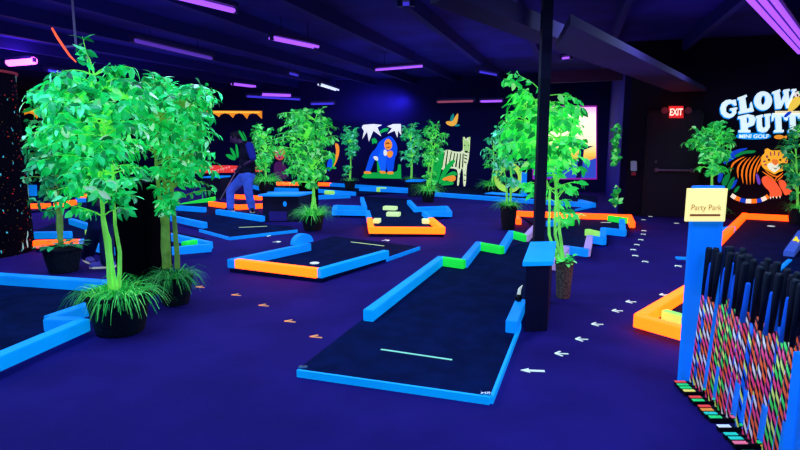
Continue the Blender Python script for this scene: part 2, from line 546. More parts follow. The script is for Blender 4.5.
# loop obstacle
lp = thing('loop_ramp', 'yellow-green loop ramp standing on the far blue rail beside the zebra painting', 'loop ramp', tuple(W(508,200)))
c = W(508, 199.5); c.z = 0.56; rr = 0.30
mb = MB()
N = 26
prof = []
for i in range(N+1):
    t = -PI/2 + 0.12 + i*(2*PI-0.24)/N
    off = 0.16*(i/N - 0.5)
    for r_, s_ in ((rr-0.09, -0.09), (rr-0.03, 0.09), (rr+0.05, 0.09), (rr+0.04, -0.09)):
        d1 = AR*0.96 + AX*0.28; d1.normalize(); d2 = Vector((-d1.y, d1.x, 0))
        prof.append(c + d1*(r_*math.cos(t)) + Vector((0,0,r_*1.1*math.sin(t))) + d2*(s_+off))
fs = []
for i in range(N):
    for k in range(4):
        fs.append((i*4+k, i*4+(k+1)%4, (i+1)*4+(k+1)%4, (i+1)*4+k))
fs += [(3,2,1,0), (N*4,N*4+1,N*4+2,N*4+3)]
mb.add(prof, fs)
obj('loop_track', mb, mat('loop_paint', (190, 245, 80), 0.5), lp, smooth=False)
mb = MB(); p = W(486,199.5); q = W(524,202.5); d = (q-p).normalized(); n = Vector((-d.y,d.x,0))*0.3
mb.prism([(p-n*0.2)[:2],(q-n*0.2)[:2],(q+n)[:2],(p+n)[:2]], 0.146, 0.17)
obj('ramp_base', mb, M_blue_far, lp)
mb = MB(); p = W(522, 202); mb.box((-0.05,-0.05,0.17),(0.06,0.05,0.72), Matrix.Translation(Vector((p.x+0.05,p.y+0.1,0))))
obj('support_post', mb, M_blue_far, lp)

# --- right hole behind the rack
R = hole('mini golf hole at the right with orange corner rails behind the putter rack', 720, 280)
turf(R, [(637,320),(683,334),(760,342),(860,300),(860,219),(746,216),(722,238),(690,286)])
rail(R, (640,315), (700,331), M_orange, ext=0.03)
rail(R, (639.5,314.5), (700,279), M_orange)
rail(R, (664,309.5), (690,317), M_lime, name='bumper_block', w=0.07)
rail(R, (718,239.5), (745,213), M_orange_far)
rail(R, (744,213.5), (860,219), M_orange_far, ext=0.04)
rail(R, (716,229.5), (733,226), M_blue)
rail(R, (676,257), (700,258), M_blue, zt=0.07)
rail(R, (757,267), (778,269), M_blue, zt=0.07, w=0.06)
rail(R, (778,269.5), (790,259), M_blue, zt=0.07, w=0.05)
rail(R, (792,278), (850,279), M_orange_far)
cup(R, 771, 226.3)
# number block "4"
zb_ = Vector((0,0,PL+0.001))
nb = thing('number_block', 'small blue wedge block with a yellow number 4 near the right edge', 'hole number block', tuple(W(790,257)))
mb = MB()
p = W(783, 256, PL+0.001); q = W(797, 240, PL+0.001)
d = (q-p); d.z = 0; L = d.length; d.normalize(); n = Vector((d.y,-d.x,0))
w_ = 0.12
vs = [p, p+n*w_, p+d*L+n*w_, p+d*L, p+Vector((0,0,0.07)), p+n*w_+Vector((0,0,0.07)), p+d*L+n*w_+Vector((0,0,0.15)), p+d*L+Vector((0,0,0.15))]
mb.add(vs, [(0,1,2,3)[::-1],(4,5,6,7),(0,1,5,4),(1,2,6,5),(2,3,7,6),(3,0,4,7)])
obj('wedge', mb, mat('dull_blue_paint', (70, 110, 225), 0.3), nb, bevel=0.006)

def text_mesh(s, size=1.0, offset=0.0, extrude=0.0):
    cu = D.curves.new('t', 'FONT')
    cu.body = s; cu.size = size; cu.offset = offset; cu.extrude = extrude
    cu.align_x = 'CENTER'; cu.align_y = 'CENTER'
    o = D.objects.new('t', cu); COL.objects.link(o)
    bpy.context.view_layer.update()
    dg = bpy.context.evaluated_depsgraph_get()
    me = D.meshes.new_from_object(o.evaluated_get(dg))
    D.objects.remove(o); D.curves.remove(cu)
    vs = [v.co.copy() for v in me.vertices]; fs = [tuple(p.vertices) for p in me.polygons]
    D.meshes.remove(me)
    mn = Vector((min(v.x for v in vs), min(v.y for v in vs))); mx = Vector((max(v.x for v in vs), max(v.y for v in vs)))
    c = (mn+mx)/2
    vs = [Vector((v.x-c.x, v.y-c.y, v.z)) for v in vs]
    return vs, fs, mx-mn
def text_obj(name, s, M, h, m, par, offset=0.0, extrude=0.0, wide=None, shear=0.0, sm=None):
    """letters h tall in the xy plane of matrix M"""
    vs, fs, sz = text_mesh(s, 1.0, offset, 0.0)
    ky = h/sz.y; kx = ky if wide is None else wide/sz.x
    mb = MB(); mb.add([M @ Vector((v.x*kx + shear*v.y*ky, v.y*ky, v.z)) for v in vs], fs)
    return obj(name, mb, m, par)
tq = p + d*L*0.42 + n*w_*0.5 + Vector((0,0,0.135))
M4 = Matrix.Translation(tq) @ Matrix(((1, 0, 0, 0), (0, 0.6, -0.8, 0), (0, 0.8, 0.6, 0), (0,0,0,1)))
text_obj('numeral', '4', M4, 0.10, mat('yellow_paint', (255, 225, 40), 0.9), nb, offset=0.02, wide=0.095)

# ------------------------------------------------------------------ column and black boxes
mb = MB()
c = PY(538.6, 235, 5.40)
mb.box((c.x-0.047, 5.36, 0), (c.x+0.047, 5.45, CEIL))
struct(obj('column', mb, mat('column_paint', (12, 12, 46), 0, rough=0.7), None))

def ledge_box(label, fl, fr, dvec, depth, ztop, over=0.03, m_top=None, base_y=None, panel=False):
    """black box with an overhanging painted board; fl, fr pixels of the front base corners"""
    a, b = W(*fl), W(*fr)
    dd = dvec.normalized()*depth
    t = thing('ledge_box', label, 'box', tuple((a+b+dd)/2))
    mb = MB(); mb.prism([a[:2], b[:2], (b+dd)[:2], (a+dd)[:2]], 0, ztop-0.035)
    obj('box_body', mb, M_box, t, bevel=0.004)
    u = (b-a).normalized()*over; v = dd.normalized()*over
    mb = MB(); mb.prism([(a-u-v)[:2], (b+u-v)[:2], (b+dd+u+v)[:2], (a+dd-u+v)[:2]], ztop-0.035, ztop)
    obj('top_board', mb, m_top or M_cyan, t, bevel=0.004)
    return t
bx = ledge_box('black box with a bright blue board on top beside the tall column', (524,332), (547,331), Vector((0.30,1,0)), 0.86, 0.585)
# little clamp lamp on its left side
cl = thing('marker_clip', 'small black clip with a white tip beside the blue-topped box at the column', 'clip', tuple(W(517,300)))
mb = MB(); p = W(518.5, 298, RT+0.03); mb.ball(p, (0.032,0.032,0.036)); mb.tube([p, Vector((p.x,p.y,RT))], 0.02)
obj('clip_body', mb, M_black, cl, smooth=True)
mb = MB(); mb.tube([p+Vector((0.0,0,0.02)), p+Vector((0.012,0.02,0.075)), p+Vector((0.035,0.02,0.11))], [0.016,0.013,0.003], 8)
obj('white_tip', mb, M_white, cl, smooth=True)

b2 = ledge_box('long black box with blue top in front of the tree by the golfer', (263,222), (299,222), AX, 0.5, 0.52, over=0.05, m_top=M_blue)
fp = W(263,222); fq = W(299,222)
u = (fq-fp).normalized(); nrm = Vector((u.y,-u.x,0))
mb = MB(); Mx = Matrix.Translation(fp + u*0.38 + nrm*0.006)
mb.add([fp+u*0.12+nrm*0.006+Vector((0,0,0.02)), fp+u*0.45+nrm*0.006+Vector((0,0,0.02)), fp+u*0.45+nrm*0.006+Vector((0,0,0.20)), fp+u*0.12+nrm*0.006+Vector((0,0,0.20))], [(0,1,2,3)])
obj('front_panel', mb, mat('purple_panel', (52, 38, 140), 0.05), b2)
mb = MB(); p = fp+u*0.42+nrm*0.008+Vector((0,0,0.34))
vs = [p + u*(0.035*math.cos(t*PI/6)) + Vector((0,0,0.05*math.sin(t*PI/6))) for t in range(12)]
mb.add(vs, [tuple(range(12))]); obj('blue_dot', mb, M_blue, b2)
ledge_box('small blue-topped black box before the tree right of the gorilla painting', (408,197), (420,197), AX, 0.4, 0.44, over=0.05, m_top=M_blue_far)
ledge_box('small dark box with a blue top on the left behind the golfer', (206,198), (221,198), AX, 0.4, 0.56, over=0.03, m_top=M_blue_far)
# black pedestals without board
def pedestal(label, fl, fr, depth, ztop):
    a, b = W(*fl), W(*fr); dd = AX*depth
    mb = MB(); mb.prism([a[:2], b[:2], (b+dd)[:2], (a+dd)[:2]], 0, ztop)
    o = obj('pedestal', mb, mat('matt_black', (5,5,14), 0, rough=0.95, spec=0.03), None, bevel=0.01, org=tuple((a+b+dd)/2))
    return tag(o, label, 'pedestal')
pedestal('tall plain black pedestal standing between the two nearest left trees', (118,297), (151,297), 0.35, 1.12)
pedestal('plain black pedestal right behind the round-crowned tree in the middle', (299,208), (313,208), 0.3, 0.75)

# ------------------------------------------------------------------ trees
def bez(a, b, c, t):
    return a*(1-t)**2 + b*(2*t*(1-t)) + c*t*t
def add_leaf(mb, p, d, nrm, L, wd, fold):
    d = d.normalized(); s = d.cross(nrm)
    if s.length < 1e-4: s = Vector((1,0,0))
    s.normalize(); n = s.cross(d)
    sag = -n*L*0.12
    vs = [p, p+d*L*0.32+s*wd+n*fold, p+d*L*0.32, p+d*L*0.32-s*wd+n*fold,
          p+d*L*0.68+s*wd*0.82+n*fold*0.7+sag*0.5, p+d*L*0.68+sag*0.5, p+d*L*0.68-s*wd*0.82+n*fold*0.7+sag*0.5, p+d*L+sag*1.4]
    mb.add(vs, [(0,2,1),(0,3,2),(1,2,5,4),(2,3,6,5),(4,5,7),(5,6,7)])

def grass_tuft(rg, c, r, n, L, par, m, z, bent=1.0, name='grass_tuft'):
    mb = MB()
    for i in range(n):
        a = rg.uniform(0, 2*PI); r0 = r*math.sqrt(rg.random())*0.75
        p = Vector((c.x+r0*math.cos(a), c.y+r0*math.sin(a), z))
        a2 = a + rg.uniform(-0.6, 0.6)
        out = Vector((math.cos(a2), math.sin(a2), 0))
        l = L*rg.uniform(0.55, 1.15); el = rg.uniform(0.5, 1.35)
        d = out*math.cos(el) + Vector((0,0,math.sin(el)))
        side = Vector((-out.y, out.x, 0)); w = 0.0042*rg.uniform(0.8,1.9)*max(1.0, L/0.28)
        q = p; pts = [p]
        for k in range(4):
            q = q + d*(l/4); pts.append(q)
            d = (d + Vector((0,0,-0.55*bent)) + out*0.10).normalized()
        vs = []
        for k, q in enumerate(pts):
            ww = w*(1 - k/4*0.85)
            vs += [q - side*ww, q + side*ww]
        mb.add(vs, [(2*k,2*k+1,2*k+3,2*k+2) for k in range(4)])
    return obj(name, mb, m, par)

def tree(label, base, pot_r, pot_h, stems, crowns, leaf=0.085, per=11, lm=None, gm=None, grass=90, gl=0.28,
         tm=None, pm=None, seed=1, pot_z=0.0, sr=0.016, twig=True, group='potted trees', pot=True, bottom_leaves=0, thin=0.85, bl_size=1.1, bent=1.0):
    """stems: list of polylines of offsets from the pot centre; crowns: (centre, radii, branches)"""
    rg = random.Random(seed)
    base = Vector((base[0], base[1], pot_z))
    t = thing('potted_tree', label, 'tree', tuple(base), group)
    tm = tm or M_trunk; pm = pm or M_pot; lm = lm or LEAF_A
    if pot:
        mb = MB()
        prof = [(pot_r*0.70, 0), (pot_r*0.74, 0.01), (pot_r*0.86, pot_h*0.45), (pot_r*0.97, pot_h*0.9), (pot_r*1.05, pot_h*0.92), (pot_r*1.05, pot_h), (pot_r*0.93, pot_h), (pot_r*0.90, pot_h-0.03)]
        mb.lathe(prof, base, 32)
        obj('pot', mb, pm, t, smooth=False)
        mb = MB(); mb.lathe([(pot_r*0.90, pot_h-0.06), (pot_r*0.9, pot_h-0.028), (pot_r*0.45, pot_h-0.012), (0.01, pot_h-0.008)], base, 20)
        obj('soil', mb, M_soil, t)
    sl = []
    for st in stems:
        pts = [base + Vector((st[0][0], st[0][1], pot_h-0.05))]
        ctrl = [base + Vector(s) for s in st]
        pts = []
        for i in range(len(ctrl)-1):
            for k in range(4):
                u = k/4
                p = ctrl[i].lerp(ctrl[i+1], u)
                p += Vector((rg.uniform(-1,1), rg.uniform(-1,1), 0))*sr*0.25
                pts.append(p)
        pts.append(ctrl[-1])
        rads = [sr*(1.0-0.7*i/(len(pts)-1)) for i in range(len(pts))]
        mb = MB(); mb.tube(pts, rads, 8)
        obj('trunk', mb, tm, t, smooth=True)
        sl.append(pts)
    lb, tb_ = MB(), MB()
    for (c, r, nb_) in crowns:
        c = Vector(c)
        nb_ = max(2, int(nb_*thin))
        for i in range(nb_):
            while True:
                v = Vector((rg.uniform(-1,1), rg.uniform(-1,1), rg.uniform(-1,1)))
                if 0.25 < v.length < 1.0: break
            v = v.normalized() * (v.length ** 0.45) * rg.choice((1.0, 1.0, 1.06, 0.94, 1.15))
            e = c + Vector((v.x*r[0], v.y*r[1], v.z*r[2]))
            st = rg.choice(sl)
            zz = e.z - rg.uniform(0.05, 0.45)*max(r)
            s = min(st, key=lambda q: abs(q.z-zz) + 0.3*(q-e).length)
            mid = s.lerp(e, 0.55) + Vector((0,0,0.28*(e-s).length*rg.uniform(0.5,1.2)))
            if twig:
                tb_.tube([bez(s, mid, e, k/4) for k in range(5)], [0.0055*sr/0.016, 0.0045*sr/0.016, 0.0035*sr/0.016, 0.0025*sr/0.016, 0.0015], 4, cap=False)
            for j in range(per):
                u = 0.40 + 0.60*(j+rg.random()*0.8)/per
                u = min(u, 1.0)
                p = bez(s, mid, e, u)
                tg = (bez(s, mid, e, min(1, u+0.02)) - bez(s, mid, e, u-0.02)).normalized()
                sd = tg.cross(Vector((0,0,1)))
                if sd.length < 0.05: sd = Vector((1,0,0))
                sd.normalize()
                sgn = 1 if j % 2 else -1
                d = tg*rg.uniform(0.1,0.7) + sd*sgn*rg.uniform(0.4,1.0) + Vector((0,0,rg.uniform(-1.1,0.15))) + Vector((rg.uniform(-.4,.4),rg.uniform(-.4,.4),0))
                out_ = (p - c); out_.z *= 0.4
                nrm = out_.normalized()*rg.uniform(0.4,1.3) + Vector((rg.uniform(-.5,.5), rg.uniform(-.5,.5), rg.uniform(0.3,1.0)))
                L = leaf*rg.uniform(0.7,1.2)
                add_leaf(lb, p, d, nrm, L, L*0.225, L*0.05)
    obj('foliage', lb, lm, t)
    if twig: obj('branch_work', tb_, tm, t)
    if grass:
        grass_tuft(rg, base, pot_r, grass, gl, t, gm or GRASS, pot_z+pot_h-0.03, bent)
    if bottom_leaves:
        mb = MB()
        for i in range(bottom_leaves):
            a = rg.uniform(0,2*PI); rr_ = pot_r*rg.uniform(0.2,1.0)
            p = base + Vector((rr_*math.cos(a), rr_*math.sin(a), pot_h+rg.uniform(-.02,.05)))
            add_leaf(mb, p, Vector((math.cos(a),math.sin(a),rg.uniform(-.2,.5))), Vector((0,0,1)), leaf*bl_size, leaf*0.3*bl_size, 0.006)
        obj('base_leaves', mb, lm, t)
    return t

def crown_px(px, py, Y, rpx, rpy, n, ry=None):
    """crown ellipsoid seen around (px,py) at the distance Y"""
    c = PY(px, py, Y); k = scale_at(c)
    return (tuple(c), (rpx*k, (ry if ry else rpx)*k, rpy*k), n)

# tree 1: nearest, left
b = W(121, 331); b = Vector((b.x, b.y, 0)); Y1 = b.y
def off(px, py, Y, b):
    p = PY(px, py, Y); return (p.x-b.x, p.y-b.y, p.z)
tree('largest near potted tree, full jade crown, grassy black pot beside lower left hole', b, 0.245, 0.33,
     [[off(115,294,Y1,b), off(109,240,Y1,b), off(101,205,Y1,b), off(99,150,Y1+.1,b), off(95,105,Y1+.05,b)],
      [off(111,294,Y1-.03,b), off(104,225,Y1-.03,b), off(101,190,Y1-.05,b), off(104,120,Y1,b), off(90,60,Y1,b)],
      [off(119,294,Y1+.03,b), off(120,252,Y1,b), off(114,215,Y1+.02,b), off(112,160,Y1,b), off(130,100,Y1+.1,b)]],
     [crown_px(92,122,Y1,50,40,62), crown_px(64,128,Y1-.05,36,34,30), crown_px(105,165,Y1,44,28,34), crown_px(88,88,Y1,36,20,22), crown_px(80,190,Y1-.1,26,24,14),
      crown_px(86,45,Y1,4,9,2), crown_px(48,98,Y1,20,12,12), crown_px(45,150,Y1,18,24,10), crown_px(128,92,Y1,26,24,16), crown_px(125,205,Y1-.1,14,14,4), crown_px(112,70,Y1,8,8,3)],
     leaf=0.098, per=13, lm=LEAF_A, seed=11, grass=260, gl=0.33, sr=0.019, thin=1.0, bent=1.5)
# tree 2: right of it
b = W(176, 303); Y2 = b.y
tree('second left potted tree, its tangled crown right of the black pedestal', b, 0.165, 0.27,
     [[off(165,268,Y2,b), off(163,225,Y2,b), off(158,180,Y2,b), off(155,150,Y2,b), off(160,105,Y2,b)],
      [off(178,268,Y2,b), off(175,225,Y2,b), off(170,178,Y2,b), off(168,150,Y2,b), off(172,100,Y2,b)],
      [off(169,268,Y2+.03,b), off(167,205,Y2+.03,b), off(163,160,Y2,b), off(185,110,Y2,b)]],
     [crown_px(168,112,Y2,48,32,56), crown_px(188,138,Y2,34,32,36), crown_px(186,178,Y2,30,26,18), crown_px(195,105,Y2,27,28,22), crown_px(150,96,Y2+.1,30,22,22),
      crown_px(163,205,Y2-.15,8,10,6), crown_px(200,160,Y2,24,24,14), crown_px(208,112,Y2,12,24,10), crown_px(148,130,Y2,24,30,14), crown_px(172,92,Y2,40,10,10)],
     leaf=0.092, per=12, lm=LEAF_A, gm=GRASS_D, seed=12, grass=230, bent=1.5, gl=0.30, sr=0.027, tm=M_trunk2, thin=1.1)
# tree 3: left, further back
b = W(64, 271); Y3 = b.y
tree('leftmost potted tree with a single dark stem beside the splattered tapered post', b, 0.21, 0.29,
     [[off(60,246,Y3,b), off(58,215,Y3,b), off(53,190,Y3,b), off(50,150,Y3,b), off(55,110,Y3,b)],
      [off(62,246,Y3+.03,b), off(60,205,Y3,b), off(57,160,Y3,b)]],
     [crown_px(48,128,Y3,26,26,30), crown_px(55,168,Y3,30,22,26), crown_px(42,198,Y3-.1,14,16,7), crown_px(72,150,Y3,24,30,16), crown_px(40,150,Y3,16,20,12)],
     leaf=0.11, per=11, lm=LEAF_B, seed=13, grass=0, sr=0.024, tm=M_trunk2, bottom_leaves=38)
# tree 4: middle
b = W(313, 230); Y4 = b.y
tree('round-crowned potted tree in the middle with a long grass skirt round its pot', b, 0.20, 0.27,
     [[off(316,212,Y4,b), off(314,195,Y4,b), off(314,175,Y4,b), off(308,140,Y4,b)], [off(312,212,Y4,b), off(313,190,Y4,b), off(312,165,Y4,b), off(315,120,Y4,b)]],
     [crown_px(305,144,Y4,32,34,90), crown_px(306,120,Y4,27,18,34), crown_px(302,172,Y4,28,17,26), crown_px(322,150,Y4,18,28,22), crown_px(288,135,Y4,16,24,18)],
     leaf=0.105, per=12, lm=LEAF_F, seed=14, grass=300, gl=0.38, sr=0.024)
# tree 5: behind the golfer
b = W(267, 196); Y5 = b.y
tree('potted tree just right of the golfer in jeans, grass ball at its pot', b, 0.24, 0.36,
     [[off(266,182,Y5,b), off(265,160,Y5,b), off(264,140,Y5,b)]],
     [crown_px(263,146,Y5,14,21,60), crown_px(262,132,Y5,12,10,18), crown_px(258,158,Y5,9,12,12)], leaf=0.125, per=11, lm=LEAF_F, seed=15, grass=220, gl=0.55, sr=0.03, pot_z=PL+0.001)
# tree 6: small dim one behind
b = W(350, 191); Y6 = b.y
tree('thin small tree between the middle tree and the gorilla painting', b, 0.18, 0.26,
     [[off(350,181,Y6,b), off(351,165,Y6,b), off(350,145,Y6,b)]],
     [crown_px(350,140,Y6,9,18,44), crown_px(347,168,Y6,4,9,6)], leaf=0.13, per=10, lm=LEAF_T, seed=16, grass=30, gl=0.3, sr=0.03, pot_z=PL+0.001)
# tree 7, 8
b = W(411, 190.0); Y7 = b.y
tree('potted tree right of the gorilla painting behind the small blue-topped box', b, 0.19, 0.30,
     [[off(411,181,Y7,b), off(412,160,Y7,b), off(411,140,Y7,b)]],
     [crown_px(411,144,Y7,12,22,60)], leaf=0.135, per=10, lm=LEAF_T, seed=17, grass=30, gl=0.3, sr=0.035, pot_z=PL+0.001)
b = W(428, 202); Y8 = b.y
tree('potted tree partly hiding the zebra painting, grass covering its pot', b, 0.18, 0.28,
     [[off(427,190,Y8,b), off(429,165,Y8,b), off(431,140,Y8,b)], [off(429,190,Y8,b), off(433,160,Y8,b), off(436,135,Y8,b)]],
     [crown_px(433,142,Y8,15,20,56), crown_px(429,170,Y8,9,14,16)], leaf=0.115, per=11, lm=LEAF_F, seed=18, grass=220, gl=0.45, sr=0.028)
# tree 9: behind the column, left
b = W(508, 229); Y9 = b.y
tree('teal-leaved potted tree in a tall black pot left of the tall column', b, 0.15, 0.42,
     [[off(510,206,Y9,b), off(512,180,Y9,b), off(508,150,Y9,b), off(505,130,Y9,b)], [off(507,206,Y9,b), off(506,180,Y9,b), off(500,150,Y9,b)]],
     [crown_px(502,148,Y9,20,22,46), crown_px(512,170,Y9,18,14,16)], leaf=0.115, per=11, lm=LEAF_T, seed=19, grass=130, gl=0.32, sr=0.022)
# tree 10: tall one wrapped round the column
b = W(563, 297.5); Y10 = b.y
Yc = Y10 + 0.6
tree('tall lime-green potted tree rising behind the tall column from a speckled pot', b, 0.088, 0.37,
     [[(-0.02,0.0,0.33), off(555,235,Y10+.1,b), off(556,190,Yc-.1,b), off(562,150,Yc,b), off(560,115,Yc,b)],
      [(-0.04,0.02,0.33), off(549,235,Y10+.16,b), off(550,190,Yc-.1,b), off(535,150,Yc,b), off(524,95,Yc,b)],
      [(0.0,0.03,0.33), off(560,232,Y10+.1,b), off(557,195,Yc-.1,b), off(548,140,Yc,b), off(535,100,Yc,b)]],
     [crown_px(562,140,Yc,24,24,40), crown_px(568,172,Yc,20,24,20), crown_px(522,122,Yc,24,22,38), crown_px(518,145,Yc,24,20,26), crown_px(526,100,Yc,18,10,16),
      crown_px(509,80,Yc,6,8,4), crown_px(510,132,Yc,15,20,10), crown_px(579,132,Yc,11,22,9), crown_px(583,108,Yc,8,6,3), crown_px(505,160,Yc,10,14,5), crown_px(578,106,Yc,10,5,3), crown_px(568,210,Yc,14,14,8), crown_px(528,182,Yc,9,16,7), crown_px(562,116,Yc,18,10,14), crown_px(530,160,Yc,20,14,14)],
     leaf=0.112, per=9, lm=LEAF_E, seed=20, grass=0, sr=0.018, pm=M_pot2, bottom_leaves=40, bl_size=0.55, thin=0.72)
# tree 11: far, with grass ball left of the loop
b = W(491, 194.5); Y11 = b.y
tree('far potted tree left of the loop ramp with a grass ball below', b, 0.2, 0.2,
     [[off(492,186,Y11,b), off(494,165,Y11,b), off(493,145,Y11,b)]],
     [crown_px(492,150,Y11,9,18,16)], leaf=0.11, per=9, lm=LEAF_F, seed=21, grass=150, gl=0.45, sr=0.028, pot_z=PL+0.001)
# tree 12 by the tiger, left
b = W(711, 226); Y12 = b.y
tree('potted tree behind the Party Park sign, left of the tiger painting', b, 0.17, 0.28,
     [[off(710,214,Y12,b), off(711,185,Y12,b), off(712,155,Y12,b)], [off(713,214,Y12,b), off(712,180,Y12,b), off(709,150,Y12,b)]],
     [crown_px(711,140,Y12,22,21,66), crown_px(713,165,Y12,17,14,18)], leaf=0.115, per=12, lm=LEAF_F, seed=22, grass=80, gl=0.3, sr=0.024)
b = W(797, 226); Y13 = b.y
tree('potted tree at the right edge in front of the tiger painting', b, 0.17, 0.28,
     [[off(797,214,Y13,b), off(797,180,Y13,b), off(795,140,Y13,b)]],
     [crown_px(804,150,Y13,22,36,62), crown_px(801,185,Y13,12,14,12)], leaf=0.115, per=11, lm=LEAF_B, seed=23, grass=80, gl=0.3, sr=0.024, pot_z=PL+0.001)

# hanging vines at the corner
def vine(label, px, y0, y1, seed, n):
    rg = random.Random(seed)
    nW = AR
    a = PX(px, y0, cA - AR*0.09, nW); bb = PX(px, y1, cA - AR*0.09, nW)
    bb = Vector((a.x, a.y, bb.z))
    t = thing('hanging_vine', label, 'vine', tuple(bb), 'vines on the corner wall')
    mb = MB(); mb.tube([a, a.lerp(bb,0.5), bb], 0.01, 6); obj('stem', mb, M_trunk2, t)
    mb = MB()
    for i in range(n):
        p = a.lerp(bb, rg.random()) + AX*rg.uniform(-0.13,0.13) - AR*rg.uniform(-0.02,0.05)
        add_leaf(mb, p, Vector((rg.uniform(-1,0.3), rg.uniform(-1,.3), rg.uniform(-1,.3))), Vector((rg.uniform(-1,1),-1,.5)), 0.12, 0.035, 0.01)
    obj('leaves', mb, LEAF_F, t)
vine('upper hanging green vine on the dark corner beside the exit door', 618.5, 124, 166, 3, 70)
vine('lower hanging green vine near the floor on the dark corner', 618, 186, 205, 4, 26)

# ------------------------------------------------------------------ wall paintings
def smooth_poly(pts, it=1):
    for _ in range(it):
        out = []
        for i in range(len(pts)):
            a, b = pts[i], pts[(i+1) % len(pts)]
            out += [(a[0]*.75+b[0]*.25, a[1]*.75+b[1]*.25), (a[0]*.25+b[0]*.75, a[1]*.25+b[1]*.75)]
        pts = out
    return pts
def paint(par, name, pts, m, layer, wall, rnd_=1, more=()):
    """flat painted shapes on the wall; separate patches become parts of their own, fine patterns stay one"""
    from mathutils.geometry import tessellate_polygon
    def one(mb, pp):
        q = smooth_poly(pp, rnd_) if rnd_ else pp
        vs = [wall_pt(x, y, 0.004 + 0.003*layer, wall) for x, y in q]
        flat = [Vector((x, y, 0)) for x, y in q]
        fs = [tuple(f) for f in tessellate_polygon([flat])]
        out = []
        for f in fs:
            n = (vs[f[1]]-vs[f[0]]).cross(vs[f[2]]-vs[f[0]])
            out.append(f if n.dot(AX) < 0 else f[::-1])
        mb.add(vs, out)
    if name.endswith('pattern'):
        mb = MB()
        for pp in (pts,) + tuple(more): one(mb, pp)
        return obj(name, mb, m, par)
    for pp in (pts,) + tuple(more):
        mb = MB(); one(mb, pp); o = obj(name, mb, m, par)
    return o
def pm(n, c, e=0.5):
    return mat('mural_'+n, c, e*1.6, rough=0.8, spec=0.05)
def ell(cx, cy, rx, ry, n=14, a0=0.0):
    return [(cx+rx*math.cos(2*PI*i/n+a0), cy+ry*math.sin(2*PI*i/n+a0)) for i in range(n)]
def strip(pts, w):
    """ribbon along a pixel polyline, width tapering by the list w"""
    L_, R_ = [], []
    for i, p in enumerate(pts):
        a = pts[max(0,i-1)]; b_ = pts[min(len(pts)-1,i+1)]
        dx, dy = b_[0]-a[0], b_[1]-a[1]; l = math.hypot(dx,dy) or 1
        ww = w[i] if isinstance(w,(list,tuple)) else w
        L_.append((p[0]-dy/l*ww/2, p[1]+dx/l*ww/2)); R_.append((p[0]+dy/l*ww/2, p[1]-dx/l*ww/2))
    return L_ + R_[::-1]
def S(x, y, x0, y0, k):  # crop coordinates to photo coordinates
    return (x0 + x/k, y0 + y/k)

# gorilla (crop 340,100 x4.5)
g4 = lambda *a: [S(a[i], a[i+1], 340, 100, 4.5) for i in range(0, len(a), 2)]
mu = thing('wall_painting', 'painting of a blue gorilla under pale palm leaves on the back wall', 'mural', tuple(wall_pt(381, 178, 0.01, 'B')))
paint(mu, 'green_ground', g4(98,346,110,330,150,326,235,330,258,318,262,290,274,290,276,354,110,352), pm('green', (18,170,70)), 0, 'B', 0)
paint(mu, 'gorilla_body', g4(112,322,124,285,138,240,165,215,172,192,195,175,225,160,242,175,258,205,258,240,246,262,240,325,212,328,205,262,180,262,160,262,150,285,136,325), pm('blue', (12,80,225)), 1, 'B', 1)
paint(mu, 'gorilla_arm', g4(166,265,182,225,200,215,214,232,206,262,208,325,184,322,176,290), pm('blue2', (20,100,245)), 2, 'B', 1)
paint(mu, 'gorilla_face', g4(198,190,214,172,230,182,236,205,228,222,212,226,200,214), pm('orange', (250,150,50)), 3, 'B', 1)
paint(mu, 'gorilla_hand', g4(206,240,222,226,240,232,236,254,220,262), pm('orange', (250,150,50)), 3, 'B', 1, more=(g4(108,320,138,320,142,332,106,332), g4(176,318,206,320,206,332,180,330), g4(210,322,240,320,242,334,212,334)))
paint(mu, 'white_chest', g4(196,226,206,222,214,238,206,254,196,246), pm('cream', (235,240,215)), 4, 'B', 1, more=(g4(148,252,170,254,172,274,156,270),))
paint(mu, 'face_line', g4(204,196,214,190,224,194,222,199,214,196,206,200), pm('brown', (150,60,20), 0.2), 4, 'B', 0, more=(g4(208,212,224,210,224,214,210,216),))
paint(mu, 'palm_leaf', g4(104,112,150,108,190,112,168,122,186,164,150,138,130,188,122,142,100,176,108,140,98,124), pm('cream', (235,240,215)), 1, 'B', 0,
      more=(g4(212,118,240,108,274,108,276,160,262,138,258,170,246,138,214,152,234,128),))
paint(mu, 'small_leaf', g4(174,142,196,128,220,126,214,140,196,144,186,150), pm('green', (18,170,70)), 1, 'B', 0, more=(g4(142,176,156,170,168,184,164,196,152,194,146,200),g4(166,255,180,262,182,325,168,325)))
# zebra (crop 420,90 x3.75)
z4 = lambda *a: [S(a[i], a[i+1], 420, 90, 3.75) for i in range(0, len(a), 2)]
mu = thing('wall_painting', 'painting of a zebra standing among green leaves on the back wall', 'mural', tuple(wall_pt(460, 187, 0.01, 'B')))
paint(mu, 'zebra_body', z4(72,270,84,232,104,222,130,232,160,232,162,205,160,180,166,174,172,186,180,176,188,182,186,225,182,262,174,290,172,360,162,362,162,310,158,288,150,310,146,358,138,360,144,300,120,292,92,300,76,296), pm('zebra_cream', (226,240,190)), 0, 'B', 1)
st = [z4(*s) for s in ((90,234,94,232,84,292,78,290),(102,226,106,226,98,292,92,294),(116,230,120,231,110,288,105,290),(128,236,132,236,124,288,119,288),(139,238,143,238,137,290,131,288),(150,238,154,238,150,296,144,294),
     (160,236,164,240,162,292,157,290),(166,240,178,246,178,250,166,246),(166,252,178,258,177,262,166,258),(166,266,175,272,174,276,166,272),(166,228,184,232,184,236,166,232),(148,312,158,314,157,318,147,316),(164,316,172,318,172,322,164,320),(146,330,152,331,152,335,146,334),(164,336,171,337,171,341,164,340))]
paint(mu, 'zebra_stripe_pattern', st[0], pm('blackstripe', (12,10,34), 0), 1, 'B', 0, more=tuple(st[1:]))
